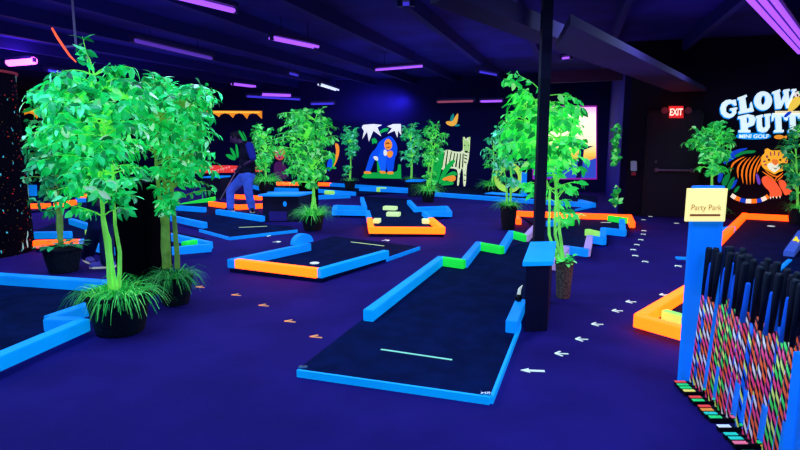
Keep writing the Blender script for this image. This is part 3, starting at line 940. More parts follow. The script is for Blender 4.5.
paint(mu, 'zebra_head', z4(162,196,168,188,180,188,186,198,185,222,178,236,168,234,163,218), pm('sage', (170,210,130)), 2, 'B', 1, more=(z4(162,176,168,184,168,194,160,190),z4(182,178,188,174,190,186,184,192)))
paint(mu, 'zebra_eye', z4(166,206,170,204,170,210,166,211), pm('blackstripe', (12,10,34), 0), 3, 'B', 0, more=(z4(180,206,183,205,183,210,180,211), z4(168,228,180,228,177,236,170,236)))
lv = [z4(*s) for s in ((52,350,60,270,78,222,88,218,90,250,78,310,66,352),(66,352,90,290,118,262,136,264,120,284,96,318,80,352),(70,354,100,316,128,302,144,318,118,324,92,346),(72,358,100,340,124,342,128,354,100,358),(44,350,44,290,52,250,60,280,58,350))]
paint(mu, 'green_leaf', lv[0], pm('green', (18,170,70)), 4, 'B', 1, more=tuple(lv[1:]))
paint(mu, 'orange_flower', z4(84,332,104,324,120,320,134,322,134,340,116,344,102,338,86,340), pm('orange', (250,150,50)), 5, 'B', 1)
mu = thing('wall_painting', 'small painting of an orange flying bird above the zebra on the back wall', 'mural', tuple(wall_pt(452, 127, 0.01, 'B')))
paint(mu, 'bird_body', z4(94,122,104,116,122,118,136,92,144,86,142,110,138,126,126,136,108,134), pm('orange_y', (250,180,70)), 0, 'B', 1)
paint(mu, 'bird_wing', z4(112,116,116,98,126,86,128,102,122,118), pm('teal', (20,140,140)), 1, 'B', 1, more=(z4(128,130,148,128,150,134,132,138),))
# sunset panel behind the tree
pn = thing('sunset_panel', 'glowing sunset picture panel with orange sky and blue hills behind the column', 'picture', tuple(wall_pt(565, 178, 0.03, 'B')))
mb = slab_from_quad(wall_quad(534, 107, 596, 178, 0.05, 'B'), 0.05)
mp = D.materials.new('sunset_paint'); mp.use_nodes = True; MATS['sunset_paint'] = mp
nt = mp.node_tree; bs = nt.nodes['Principled BSDF']
tc = nt.nodes.new('ShaderNodeTexCoord'); sp = nt.nodes.new('ShaderNodeSeparateXYZ'); cr = nt.nodes.new('ShaderNodeValToRGB')
nt.links.new(tc.outputs['Generated'], sp.inputs[0]); nt.links.new(sp.outputs['Z'], cr.inputs[0])
els = cr.color_ramp.elements
stops = [(0.0,(60,80,190)),(0.24,(90,80,200)),(0.27,(255,150,50)),(0.36,(255,205,90)),(0.52,(255,244,200)),(0.88,(255,238,225)),(1.0,(245,160,235))]
while len(els) < len(stops): els.new(0.5)
for i, (p_, c_) in enumerate(stops): els[i].position = p_; els[i].color = rgb(c_)
nt.links.new(cr.outputs[0], bs.inputs['Base Color']); nt.links.new(cr.outputs[0], bs.inputs['Emission Color']); bs.inputs['Emission Strength'].default_value = 1.1
obj('picture_sheet', mb, mp, pn)
mb = MB()
for (x0,y0,x1,y1) in ((533,105.5,597,107),(533,178,597,179.5),(532.5,106,534,179),(596,106,597,179)):
    s_ = slab_from_quad(wall_quad(x0,y0,x1,y1,0.07,'B'), 0.07); mb.add(s_.v, s_.f)
obj('picture_border', mb, mat('magenta_border', (190, 40, 200), 0.4), pn)
paint(pn, 'blue_hills', [(534,178),(534,164),(545,160),(556,165),(570,158),(582,163),(596,158),(596,178)], pm('hill', (50,80,200)), 17, 'B', 0)
paint(pn, 'palm_silhouette', [(576,178),(579,150),(572,142),(580,145),(584,138),(585,146),(594,146),(584,150),(581,178)], pm('hilld', (30,36,110), 0.1), 18, 'B', 0)
# left back wall: orange hanging canopy, leaf, red band, pink figure, parrot tail
mu = thing('wall_painting', 'painted orange scalloped canopy edge high on the back wall above the golfer', 'mural', tuple(wall_pt(236, 119, 0.01, 'B')))
sc_pts = [(24,109),(262,111),(262,119)]
for i in range(17):
    x = 258 - i*14
    sc_pts += [(x-1, 114.2), (x-5, 113.2), (x-9, 114.5), (x-11, 119 - (i%3))]
sc_pts += [(20,116)]
paint(mu, 'orange_drips', sc_pts, pm('orange_red', (255,150,40)), 0, 'B', 0)
paint(mu, 'yellow_highlight', [(30,109.8),(260,111.6),(259,113),(30,112)], pm('yellow', (255,215,80)), 1, 'B', 0)
mu = thing('wall_painting', 'painted green leaf sprig on the back wall behind the golfer', 'mural', tuple(wall_pt(233, 165, 0.01, 'B')))
k4 = lambda *a: [S(a[i], a[i+1], 200, 112, 4) for i in range(0, len(a), 2)]
paint(mu, 'green_leaf', k4(100,168,126,170,146,190,132,194,112,184), pm('green', (18,170,70)), 0, 'B', 1,
      more=(k4(118,140,134,150,148,184,140,186,126,164), k4(142,120,152,140,156,180,148,184,142,150), k4(150,70,166,80,184,116,196,130,176,124), k4(166,72,178,86,190,116,184,110)))
mu = thing('wall_painting', 'long red and pink textured band low on the back wall behind the golfer', 'mural', tuple(wall_pt(225, 174, 0.01, 'B')))
paint(mu, 'red_band', k4(-60,212,130,214,252,222,254,238,140,242,-60,246), pm('redband', (240,60,60)), 0, 'B', 0)
paint(mu, 'pink_fleck_pattern', k4(-40,220,-20,218,-18,224), pm('pink', (255,150,160)), 1, 'B', 0, more=tuple(k4(x,218+(x*7%16),x+9,217+(x*7%16),x+5,226+(x*7%16)) for x in range(-20,240,11)))
mu = thing('wall_painting', 'pink creature with an orange mane painted behind the tree near the golfer', 'mural', tuple(wall_pt(281, 180, 0.01, 'B')))
paint(mu, 'orange_mane', k4(292,150,308,138,330,140,342,158,338,186,318,196,298,182), pm('orange_d', (225,100,50), 0.3), 0, 'B', 1)
paint(mu, 'pink_face', k4(300,162,316,152,332,160,332,180,318,192,304,182), pm('pinkface', (225,80,130), 0.3), 1, 'B', 1)
paint(mu, 'purple_body', k4(298,200,330,196,350,230,352,268,300,268,294,230), pm('purpbody', (95,40,110), 0.2), 0, 'B', 1)
paint(mu, 'face_mark', k4(308,166,313,165,313,170,308,171), M_black, 2, 'B', 0, more=(k4(322,165,327,166,327,171,322,170), k4(312,180,324,180,318,185)))
mu = thing('wall_painting', 'curved orange, green and blue parrot painting right of the middle tree', 'mural', tuple(wall_pt(336, 172, 0.01, 'B')))
paint(mu, 'orange_wing', k4(538,122,556,130,558,164,544,206,530,226,536,190,546,160), pm('orange', (250,150,50)), 0, 'B', 1)
paint(mu, 'green_wing', k4(526,170,540,164,544,190,532,220,520,236,522,200), pm('green', (18,170,70)), 1, 'B', 1)
paint(mu, 'blue_breast', k4(512,190,528,186,530,214,516,240,506,226), pm('blue', (12,80,225)), 2, 'B', 1)

# tiger (crop 700,126 x5.36) on the right wall
t4 = lambda *a: [S(a[i], a[i+1], 700, 126, 5.36) for i in range(0, len(a), 2)]
mu = thing('wall_painting', 'painting of an orange tiger lying down among blue and green leaves', 'mural', tuple(wall_pt(762, 203, 0.01)))
bl = [t4(*s) for s in ((132,168,160,140,210,122,262,116,240,130,200,146,160,168),(120,210,140,170,190,150,250,140,200,164,160,190),(92,296,100,252,122,236,126,260,108,310),(158,330,180,296,204,280,190,320,170,340))]
paint(mu, 'blue_leaf', bl[0], pm('bluel', (20,70,215), 0.4), 0, 'R', 1, more=tuple(bl[1:]))
gl_ = [t4(*s) for s in ((180,160,230,132,304,130,290,146,236,148,196,170),(112,310,130,268,160,250,162,276,136,330),(140,336,160,290,186,268,186,290,160,348),(180,350,196,326,216,320,204,346,186,360))]
paint(mu, 'green_leaf', gl_[0], pm('greenl', (16,140,70), 0.4), 1, 'R', 1, more=tuple(gl_[1:]))
paint(mu, 'tiger_body', t4(160,248,172,200,200,176,250,162,330,150,344,230,336,300,322,330,296,310,240,312,210,280,196,220,176,216), pm('tigdark', (22,12,24), 0), 2, 'R', 1)
strp = [strip(t4(*s), [0.5,2.0,1.4,0.4]) for s in ((165,245,172,205,205,180,240,164),(205,280,200,230,218,196,250,170),(232,308,222,250,240,200,272,166),(252,314,246,250,262,200,296,160),(270,314,268,250,284,200,318,158),(288,310,290,250,304,205,328,165),(306,250,312,225,326,200,332,180))]
paint(mu, 'orange_stripe_pattern', strp[0], pm('tigor', (250,125,30)), 3, 'R', 1, more=tuple(strp[1:]))
paint(mu, 'tiger_leg', t4(326,280,360,262,400,290,440,350,438,378,420,372,412,388,396,374,384,386,372,374,376,352,340,320), pm('tigleg', (245,95,55)), 4, 'R', 1, more=(t4(420,290,450,288,474,330,498,352,494,370,476,364,456,374,444,350,424,318),))
paint(mu, 'purple_shade', t4(298,250,314,262,326,300,320,320,304,300), pm('purp', (110,70,200), 0.4), 4, 'R', 1)
paint(mu, 'tiger_chest', t4(330,236,352,220,440,236,448,262,420,300,408,300,380,280,352,262), pm('tigdark', (22,12,24), 0), 5, 'R', 1)
cst = [strip(t4(*s), [0.4,1.2,1.2,0.4]) for s in ((334,244,360,262,384,276,404,296),(348,236,370,254,396,268,424,272),(444,250,430,262,410,276,400,296),(446,262,436,274,424,284,412,296))]
paint(mu, 'chest_stripe_pattern', cst[0], pm('tigor', (250,125,30)), 6, 'R', 0, more=tuple(cst[1:]))
paint(mu, 'tiger_head', t4(326,190,330,160,348,146,346,126,364,118,380,132,420,130,446,132,458,120,468,134,462,154,472,180,466,214,448,240,420,246,400,262,376,246,346,232,330,214), pm('tigyel', (255,180,50)), 7, 'R', 1)
paint(mu, 'muzzle', t4(362,200,392,196,424,204,432,224,412,240,398,250,380,238,362,222), pm('cream', (235,240,215)), 8, 'R', 1)
paint(mu, 'nose', t4(384,178,418,178,420,200,404,214,386,200), pm('tigleg2', (235,120,50)), 9, 'R', 1)
hst = [t4(*s) for s in ((352,160,362,156,366,172,356,170),(374,140,380,138,384,160,378,162),(396,134,402,134,402,158,396,158),(420,140,426,138,424,160,418,162),(444,160,452,162,448,174,440,172),(338,186,352,186,352,192,340,194),(456,186,466,186,464,194,454,192),(344,206,358,202,358,208,346,214),(442,210,460,206,458,214,444,216))]
paint(mu, 'head_stripe_pattern', hst[0], pm('tigpurp', (150,50,120), 0.2), 9, 'R', 0, more=tuple(hst[1:]))
paint(mu, 'eye', t4(364,176,376,178,374,188,364,186), pm('tigdark', (22,12,24), 0), 10, 'R', 0, more=(t4(424,178,436,176,436,186,426,188), t4(388,220,404,228,420,220,404,234)))
tl = []
cols_t = [('cream', (235,240,215)), ('tigor', (250,125,30)), ('bluel', (20,70,215))]
path = [(168,370),(190,385),(215,395),(245,402),(275,403),(305,402),(330,396),(355,384),(366,374)]
for i in range(len(path)-1):
    tl.append((strip(t4(*path[i], *path[i+1]), [4.2,4.2]), i % 3))
for kk in range(3):
    ss = [s for s, j in tl if j == kk]
    paint(mu, 'tail_band', ss[0], pm(*cols_t[[0,1,2][kk]]), 4, 'R', 0, more=tuple(ss[1:]))
paint(mu, 'claw', t4(374,376,382,384,376,394), pm('cream', (235,240,215)), 6, 'R', 0, more=(t4(388,380,396,376,394,390), t4(406,380,414,378,412,392), t4(424,374,432,376,430,390), t4(480,362,488,366,482,374)))
# logo sign
lg = thing('logo_sign', 'large glowing GLOW PUTT MINI GOLF lettering on the right wall', 'sign', tuple(wall_pt(760, 140, 0.01)))
M_lw = mat('letter_white', (225, 250, 255), 0.85, rough=0.8); M_lc = mat('letter_cyan', (0, 150, 235), 0.6, rough=0.8)
def letter(ch, cx, cy, w, h, ang=0.0, name='letter', m=M_lw, m2=M_lc, offs=0.05, layer=3, shear=0.0):
    c = wall_pt(cx, cy, 0.02); k = scale_at(c)
    ux = AR*math.cos(ang) + Vector((0,0,1))*math.sin(ang); uy = -AR*math.sin(ang) + Vector((0,0,1))*math.cos(ang)
    def MM(dx, dy, dz):
        o = c + AR*dx*k + Vector((0,0,1))*dy*k - AX*dz
        return Matrix(((ux.x,uy.x,-AX.x,o.x),(ux.y,uy.y,-AX.y,o.y),(ux.z,uy.z,-AX.z,o.z),(0,0,0,1)))
    o = text_obj(name, ch, MM(0,0,0.022), h*k, m, lg, offset=offs, wide=w*k, shear=shear)
    if m2:
        s_ = text_obj(name+'_shadow', ch, MM(-0.9,-1.0,0.008), h*k*1.06, m2, lg, offset=offs+0.015, wide=w*k*1.12, shear=shear)
    return o
t8 = lambda *a: [S(a[i], a[i+1], 700, 70, 8) for i in range(0, len(a), 2)]
def keyhole(outer, hole):
    """outline with a hole, joined by a slit"""
    i, j = min(((i, j) for i in range(len(outer)) for j in range(len(hole))), key=lambda q: (outer[q[0]][0]-hole[q[1]][0])**2 + (outer[q[0]][1]-hole[q[1]][1])**2)
    def ar(p): return sum(p[k][0]*p[(k+1)%len(p)][1]-p[(k+1)%len(p)][0]*p[k][1] for k in range(len(p)))
    if ar(outer)*ar(hole) > 0:
        hole = hole[::-1]; j = len(hole)-1-j
    e = 0.004
    o = outer[i:] + outer[:i]; h = hole[j:] + hole[:j]
    return o + [(o[0][0]+e, o[0][1]+e)] + [(h[0][0]+e, h[0][1]+e)] + h[1:] + [(h[0][0], h[0][1])]
LG = t8(270,238,286,236,294,282,274,286,252,266,226,274,208,300,210,335,235,352,258,346,257,326,240,322,238,308,296,296,301,312,289,318,292,342,270,370,235,386,195,376,168,346,162,306,175,265,205,242,240,235,258,242)
LL = t8(300,222,372,196,378,212,362,222,376,310,400,302,402,262,414,254,432,330,312,352,306,334,322,326,312,238,302,240)
LO = keyhole([S(505+73*math.cos(t*PI/12), 246+76*math.sin(t*PI/12), 700, 70, 8) for t in range(24)], [S(506+17*math.cos(t*PI/6)+4*math.sin(t*PI/6)*-1, 241+38*math.sin(t*PI/6), 700, 70, 8) for t in range(12)])
LW = t8(575,176,640,153,646,170,636,176,650,250,672,195,664,172,668,158,716,150,721,164,709,172,714,238,741,172,729,166,733,152,772,150,772,164,762,170,714,300,690,306,677,252,650,308,604,312,590,192,577,192)
LP = keyhole([(738,116.5),(748,114),(754,115.5),(755.8,119.5),(754,125),(748,127.2),(748,130),(750.5,130),(750.5,132.5),(738.5,132.5),(738.5,130),(741,130),(740.3,119),(738,119)], [(746.5,117.3),(748.4,117.3),(749.2,120),(748.4,123),(747,123)])
LU = [(755.8,116),(763,114.3),(763,117),(761.8,117.5),(762.2,126.3),(763.8,128),(765.6,126.3),(765.3,116.7),(764,116.5),(764,114.2),(770.8,113.3),(770.8,116),(769.6,116.4),(770,127),(767,131.5),(762.4,132.6),(758,131),(756.8,127),(756.8,118.6),(755.8,118.6)]
LT = [(771.6,116.5),(772,113.2),(785.6,112.4),(787,120),(784.6,120),(783.2,116.4),(781.4,116.5),(781.8,129.6),(783.8,129.6),(783.8,132.2),(773.8,132.6),(773.8,130),(775.8,129.8),(775.2,117),(774,117.6),(773.4,121),(771.6,121)]
for L_ in (LG, LL, LO, LW, LP, LU, LT, [(x+14.2, y-0.4) for x, y in LT]):
    paint(lg, 'letter_shadow', [(x-1.0, y+1.1) for x, y in L_], M_lc, 3, 'R', 0)
    paint(lg, 'letter', L_, M_lw, 6, 'R', 0)
plate = smooth_poly([(736,133),(771,133),(771,139.5),(736,139.5)], 2)
paint(lg, 'name_plate', plate, M_lc, 2, 'R', 0)
letter('MINI GOLF', 753.6, 136.2, 26, 3.8, 0.0, name='plate_lettering', m2=None, offs=0.03)
paint(lg, 'cream_bar', [(775,111),(800,111),(800,113.5),(775,113.5)], pm('creambar', (250,235,190)), 8, 'R', 0)
paint(lg, 'orange_fish', ell(779,137,5,2.2), pm('fishor', (245,150,40)), 2, 'R', 1, more=([(783,137),(787,135),(787,139)],))
# parrot on the logo (crop 700,70 x8)
p8 = lambda *a: [S(a[i], a[i+1], 700, 70, 8) for i in range(0, len(a), 2)]
bp_ = thing('wall_painting', 'painted yellow parrot perched on the end of the GLOW lettering', 'mural', tuple(wall_pt(795, 112, 0.01)))
paint(bp_, 'parrot_body', p8(700,320,716,270,744,226,770,212,800,214,812,250,786,290,752,318,716,340), pm('yellow', (255,215,80)), 14, 'R', 1)
paint(bp_, 'parrot_face', p8(752,214,756,184,778,170,800,172,806,200,784,216), pm('cream2', (245,235,225)), 15, 'R', 1)
paint(bp_, 'parrot_crown', p8(786,172,812,168,824,200,808,214,798,196), pm('green', (18,170,70)), 16, 'R', 1)
paint(bp_, 'parrot_tail', p8(668,372,690,344,718,326,738,336,712,362,684,384), pm('bluel', (20,70,215), 0.4), 14, 'R', 1)
paint(bp_, 'parrot_beak', p8(770,196,784,190,788,208,778,216), pm('tigdark', (22,12,24), 0), 17, 'R', 1)

# exit sign
ex = thing('exit_sign', 'lit red EXIT sign with two emergency lamp heads above the door', 'sign', tuple(wall_pt(676, 116, 0.05)))
q = wall_quad(669, 106, 683.5, 118, 0.06)
obj('sign_box', slab_from_quad(q, 0.06), mat('exit_glow', (215, 45, 48), 0.55), ex)
c = wall_pt(676.3, 112, 0.075); k = scale_at(c)
Mx = Matrix(((AR.x,0,-AX.x,c.x),(AR.y,0,-AX.y,c.y),(0,1,0,c.z),(0,0,0,1)))
text_obj('exit_lettering', 'EXIT', Mx, 6.8*k, mat('exit_letter', (255, 225, 205), 1.3), ex, offset=0.02, wide=11.5*k)
for px in (664.5, 688):
    mb = MB(); p = wall_pt(px, 110.5, 0.09)
    mb.tube([p + AX*0.09, p + AX*0.02, p - AX*0.03], [0.03, 0.055, 0.065], 12)
    obj('lamp_head', mb, mat('lamp_grey', (95, 60, 80), 0.0), ex)
# sanitizer dispenser
sd = thing('soap_dispenser', 'small white and red dispenser on the dark wall left of the door', 'dispenser', tuple(wall_pt(633.5, 175, 0.0)))
obj('dispenser_body', slab_from_quad(wall_quad(631, 161, 637, 171, 0.09), 0.09), mat('grey_white_plastic', (150, 165, 200), 0.1), sd, bevel=0.012)
obj('drip_tray', slab_from_quad(wall_quad(631.5, 172, 636, 175.5, 0.08), 0.08), mat('red_plastic', (130, 40, 60), 0.1), sd, bevel=0.008)

# ------------------------------------------------------------------ splattered post at the left
by_ = 7.5
r0_, r1_ = 0.62, 0.50
bx_ = PY(31, 236, by_).x - r0_*1.13
ztop = PY(10, 73, by_).z
r1_ = (PY(13, 76, by_).x - bx_)/1.13
mb = MB(); mb.lathe([(r0_, 0), (r0_*0.97+r1_*0.03, 0.05), ((r0_+r1_)/2, ztop/2), (r1_, ztop)], (bx_, by_, 0), 48)
m = D.materials.new('splatter_paint'); m.use_nodes = True; MATS['splatter_paint'] = m
nt = m.node_tree; bs = nt.nodes['Principled BSDF']
tc = nt.nodes.new('ShaderNodeTexCoord')
base_c = (5, 4, 16)
prev = None
for sc_, th, c_, st in ((12,0.10,(255,60,50),(1,1,1)),(20,0.07,(255,190,60),(1,1,1)),(15,0.11,(90,230,240),(1,1,0.4)),(24,0.06,(215,150,235),(1,1,1)),(5,0.13,(160,235,220),(1.6,1.6,0.2))):
    mp_ = nt.nodes.new('ShaderNodeMapping'); mp_.inputs['Scale'].default_value = st; mp_.inputs['Location'].default_value = (sc_*1.7, sc_, 0.3*sc_)
    nz = nt.nodes.new('ShaderNodeTexNoise'); nz.inputs['Scale'].default_value = 4; 
    mixv = nt.nodes.new('ShaderNodeVectorMath'); mixv.operation = 'ADD'
    sc2 = nt.nodes.new('ShaderNodeVectorMath'); sc2.operation = 'SCALE'; sc2.inputs['Scale'].default_value = 0.16
    nt.links.new(tc.outputs['Object'], nz.inputs['Vector']); nt.links.new(nz.outputs['Color'], sc2.inputs[0])
    nt.links.new(tc.outputs['Object'], mixv.inputs[0]); nt.links.new(sc2.outputs[0], mixv.inputs[1])
    nt.links.new(mixv.outputs[0], mp_.inputs['Vector'])
    vo = nt.nodes.new('ShaderNodeTexVoronoi'); vo.inputs['Scale'].default_value = sc_
    nt.links.new(mp_.outputs[0], vo.inputs['Vector'])
    ls = nt.nodes.new('ShaderNodeMath'); ls.operation = 'LESS_THAN'; ls.inputs[1].default_value = th
    nt.links.new(vo.outputs['Distance'], ls.inputs[0])
    mx = nt.nodes.new('ShaderNodeMixRGB'); mx.inputs[2].default_value = rgb(c_)
    if prev is None: mx.inputs[1].default_value = rgb(base_c)
    else: nt.links.new(prev, mx.inputs[1])
    nt.links.new(ls.outputs[0], mx.inputs[0]); prev = mx.outputs[0]
nt.links.new(prev, bs.inputs['Base Color']); nt.links.new(prev, bs.inputs['Emission Color']); bs.inputs['Emission Strength'].default_value = 0.35; bs.inputs['Roughness'].default_value = 0.9; bs.inputs['Specular IOR Level'].default_value = 0.03
spo = thing('splattered_post', 'tapered black post splattered with neon paint at the left edge', 'post', (bx_, by_, 0))
obj('post_body', mb, m, spo)
mb = MB(); mb.lathe([(r1_*0.8, ztop), (r1_*1.04, ztop), (r1_*1.04, ztop+0.03), (r1_*0.8, ztop+0.03)], (bx_, by_, 0), 48)
obj('top_rim', mb, mat('rim_red', (150, 40, 50), 0.2), spo)

# ------------------------------------------------------------------ putter rack
yb = W(681, 385).y; xl = W(681, 385).x
YP = yb + 0.03
RS = -0.075                                    # the rack drifts this much in x per metre towards the camera
def rx(y): return (y - YP) * (-RS)
rk = thing('putter_rack', 'blue wooden putter rack standing at the right, full of putters', 'rack', (xl+0.12, 2.9, 0))
M_rack = mat('rack_blue_paint', (8, 122, 255), 0.50, vary=0.08)
x0t, x1t = PY(694.5, 187, YP).x, PY(725.5, 187, YP).x
zt_ = PY(705, 186, YP).z
x0b = xl + 0.008
mb = MB()
mb.add([(x0b,YP,0),(x0b+0.22,YP,0),(x0b+0.22,YP+0.04,0),(x0b,YP+0.04,0),(x0t,YP,zt_),(x1t,YP,zt_),(x1t,YP+0.04,zt_),(x0t,YP+0.04,zt_)],
       [(3,2,1,0),(4,5,6,7),(0,1,5,4),(1,2,6,5),(2,3,7,6),(3,0,4,7)])
obj('end_panel', mb, M_rack, rk, bevel=0.004)
YN = 1.75
def plank(name, dx0, dx1, z0, z1, m, y0=None, y1=None):
    y0 = YN if y0 is None else y0; y1 = YP if y1 is None else y1
    mb = MB(); mb.prism([(xl+dx0+rx(y0), y0), (xl+dx1+rx(y0), y0), (xl+dx1+rx(y1), y1), (xl+dx0+rx(y1), y1)], z0, z1)
    return obj(name, mb, m, rk, bevel=0.003)
plank('kick_board', 0.086, 0.106, 0.04, 0.225, M_rack)
plank('holding_rail', 0.235, 0.26, 0.66, 0.74, mat('rail_dark_blue', (10, 20, 70), 0.0))
plank('middle_upright', 0.26, 0.30, 0.0, 0.74, M_rack, 2.44, 2.52)
plank('front_upright', 0.03, 0.082, 0.04, 0.62, M_rack, 2.29, 2.36)
plank('end_panel', 0.0, 0.22, 0.0, 1.0, M_rack, YN-0.04, YN)

# party park sign
sg = thing('paper_sign', 'cream Party Park sign with a red underline on top of the blue post', 'sign', tuple(PY(707, 222, YP-0.02)))
def qY(x0,y0,x1,y1,Y):
    return [PY(x0,y1,Y), PY(x1,y1,Y), PY(x1,y0,Y), PY(x0,y0,Y)]
def rect_on_sign(x0,y0,x1,y1,Y,th):
    a = PY(x0,y1,Y); b = PY(x1,y0,Y); mb = MB(); mb.box((a.x,Y,a.z),(b.x,Y+th,b.z)); return mb
obj('sign_board', rect_on_sign(685.5, 188.5, 728, 221.5, YP-0.02, 0.018), mat('cream_card', (255, 236, 150), 0.85), sg, bevel=0.002)
M_ink = mat('sign_red_ink', (185, 100, 25), 0.2)
c = PY(706.5, 208.3, YP-0.024); k = scale_at(c)
MS = Matrix(((1,0,0,c.x),(0,0,-1,c.y),(0,1,0,c.z),(0,0,0,1)))
text_obj('sign_lettering', 'Party Park', MS, 7.4*k, M_ink, sg, wide=30*k, offset=-0.004)
obj('underline', rect_on_sign(690, 214.2, 720.5, 216, YP-0.023, 0.002), mat('sign_dark_red', (150, 20, 20), 0.2), sg)

# putters
def tape_mat(name, cols, turns=6.5, base=(10,10,30)):
    m = D.materials.new(name); m.use_nodes = True; MATS[name] = m
    nt = m.node_tree; bs = nt.nodes['Principled BSDF']
    tc = nt.nodes.new('ShaderNodeTexCoord'); sx = nt.nodes.new('ShaderNodeSeparateXYZ')
    nt.links.new(tc.outputs['Object'], sx.inputs[0])
    at = nt.nodes.new('ShaderNodeMath'); at.operation = 'ARCTAN2'
    nt.links.new(sx.outputs['Y'], at.inputs[0]); nt.links.new(sx.outputs['X'], at.inputs[1])
    dv = nt.nodes.new('ShaderNodeMath'); dv.operation = 'MULTIPLY'; dv.inputs[1].default_value = 1/(2*PI)
    nt.links.new(at.outputs[0], dv.inputs[0])
    mz = nt.nodes.new('ShaderNodeMath'); mz.operation = 'MULTIPLY_ADD'; mz.inputs[1].default_value = turns
    nt.links.new(sx.outputs['Z'], mz.inputs[0]); nt.links.new(dv.outputs[0], mz.inputs[2])
    fr = nt.nodes.new('ShaderNodeMath'); fr.operation = 'FRACT'; nt.links.new(mz.outputs[0], fr.inputs[0])
    cr = nt.nodes.new('ShaderNodeValToRGB'); cr.color_ramp.interpolation = 'CONSTANT'
    n = len(cols)
    els = cr.color_ramp.elements
    while len(els) < n: els.new(0.5)
    for i, c_ in enumerate(cols):
        els[i].position = i/n; els[i].color = rgb(c_)
    nt.links.new(fr.outputs[0], cr.inputs[0])
    nt.links.new(cr.outputs[0], bs.inputs['Base Color']); nt.links.new(cr.outputs[0], bs.inputs['Emission Color'])
    bs.inputs['Emission Strength'].default_value = 0.42; bs.inputs['Roughness'].default_value = 0.4
    m.cycles.emission_sampling = 'NONE'
    return m
PK, OR, GN, CY, YL, WH, BK, BL = (255,70,140), (255,105,50), (70,235,100), (60,190,255), (220,245,120), (235,235,250), (12,10,40), (10,100,240)
TAPES = [('pink and white', tape_mat('tape_pink', [PK, BK, WH, BK, PK, BK])),
         ('orange and green', tape_mat('tape_orange', [OR, BK, GN, BK, OR, BK])),
         ('green and lime', tape_mat('tape_green', [GN, BK, YL, BK, PK, BK])),
         ('orange and pink', tape_mat('tape_coral', [OR, BK, PK, BK, OR, BK])),
         ('cyan and pink', tape_mat('tape_cyan', [OR, BK, PK, BK, WH, BK])),
         ('blue and lime', tape_mat('tape_blue', [BL, BK, BL, YL, BK, BL]))]
M_grip = mat('black_rubber_grip', (9, 8, 34), 0, rough=0.55, spec=0.35, bump=0.3, bscale=200)
M_gripb = mat('blue_rubber_grip', (14, 96, 235), 0.22)
HEADS = [('red', (255,75,70)), ('green', (40,225,120)), ('yellow', (250,235,110)), ('orange', (255,150,60)), ('teal', (40,215,190)), ('white', (225,235,245)), ('pink', (255,120,150)), ('blue', (20,90,240))]
order_heads = [0,1,1,2,0,1,0,3,4,1,5,4,4,6,1,1,7,7,7,1,3,4,0,2,6,1,5,0,3,4,1,2]
ORD = ['first','second','third','fourth','fifth','sixth','seventh','eighth','ninth','tenth','eleventh','twelfth','thirteenth','fourteenth','fifteenth','sixteenth','seventeenth','eighteenth','nineteenth','twentieth',
       'twenty-first','twenty-second','twenty-third','twenty-fourth','twenty-fifth','twenty-sixth','twenty-seventh','twenty-eighth','twenty-ninth','thirtieth'] + ['thirty-' + q for q in ('first','second','third','fourth','fifth','sixth','seventh','eighth','ninth')] + ['fortieth'] + ['forty-' + q for q in ('first','second','third','fourth','fifth','sixth')]
def putter(i, base, top, grip_blue, rowname, sd):
    hi = order_heads[(i+sd) % len(order_heads)]
    tn, tmat = TAPES[(i*5 + i//3 + sd) % len(TAPES)]
    hn, hc = HEADS[hi]
    t = thing('golf_putter', '%s putter of the rack\'s %s from the Party Park post, %s grip, %s head' % (ORD[i], rowname, 'blue' if grip_blue else 'black', hn), 'putter', tuple(base), 'putters leaning in the rack')
    ax = (top-base); L = ax.length; ax.normalize()
    rot = ax.to_track_quat('Z', 'Y')
    t.rotation_mode = 'QUATERNION'; t.rotation_quaternion = rot
    def loc(name, mb, m, smooth=True, par=t, bevel=0):
        me_o = obj(name, mb, m, None, smooth=smooth, org=(0,0,0), bevel=bevel); me_o.parent = par; return me_o
    gl = 0.30 if not grip_blue else 0.22
    mb = MB(); mb.tube([(0,0,0.01),(0,0,L-gl+0.01)], 0.0105, 10); loc('shaft', mb, tmat)
    mb = MB(); mb.tube([(0,0,L-gl),(0,0,L-gl*0.5),(0,0,L-0.015),(0,0,L)], [0.0115,0.016,0.019,0.014] if not grip_blue else [0.014,0.0135,0.012,0.009], 10); loc('grip', mb, M_gripb if grip_blue else M_grip)
    # head, level on the floor and pointing out of the rack
    R_ = rot.to_matrix().to_4x4().inverted()
    mb = MB(); mb.box((-0.10,-0.017,-0.008),(0.012,0.017,0.018), R_)
    loc('putter_head', mb, mat('head_black', (10,9,22)), smooth=False, bevel=0.003)
    mb = MB(); mb.box((-0.101,-0.0125,0.0175),(-0.035,0.0125,0.0215), R_)
    loc('head_tape', mb, mat('head_tape_'+hn, hc, 0.55), smooth=False)
    return t
xh = W(687.5, 383).x
def row_of(n, y0, step, dx, lean, blues, rowname, sd):
    ofs = [i*step for i in range(n)] if not isinstance(n, list) else n
    for i, oy in enumerate(ofs):
        y = y0 - oy
        gb = i in blues
        jx = rnd.uniform(-0.004, 0.004)
        hb = Vector((xh + dx + rx(y) + jx, y, 0.012))
        ht = (0.905 if not gb else 0.80) + rnd.uniform(-0.02,0.02)
        tp = Vector((xh + dx + lean + rx(y) + jx, y + 0.02 + rnd.uniform(-0.002,0.002), ht))
        putter(i, hb, tp, gb, rowname, sd)
row_of([.05,.092,.134,.176, .26,.302, .375,.417,.459,.501, .60, .68,.722,.764, .85,.892,.934, 1.12,1.165,1.21], YP, 0, 0.0, 0.055, (1, 4, 6, 9, 12, 14), 'front row', 0)
row_of(27, YP-0.07, 0.043, 0.122, 0.030, (2, 8, 13, 19), 'back row', 3)

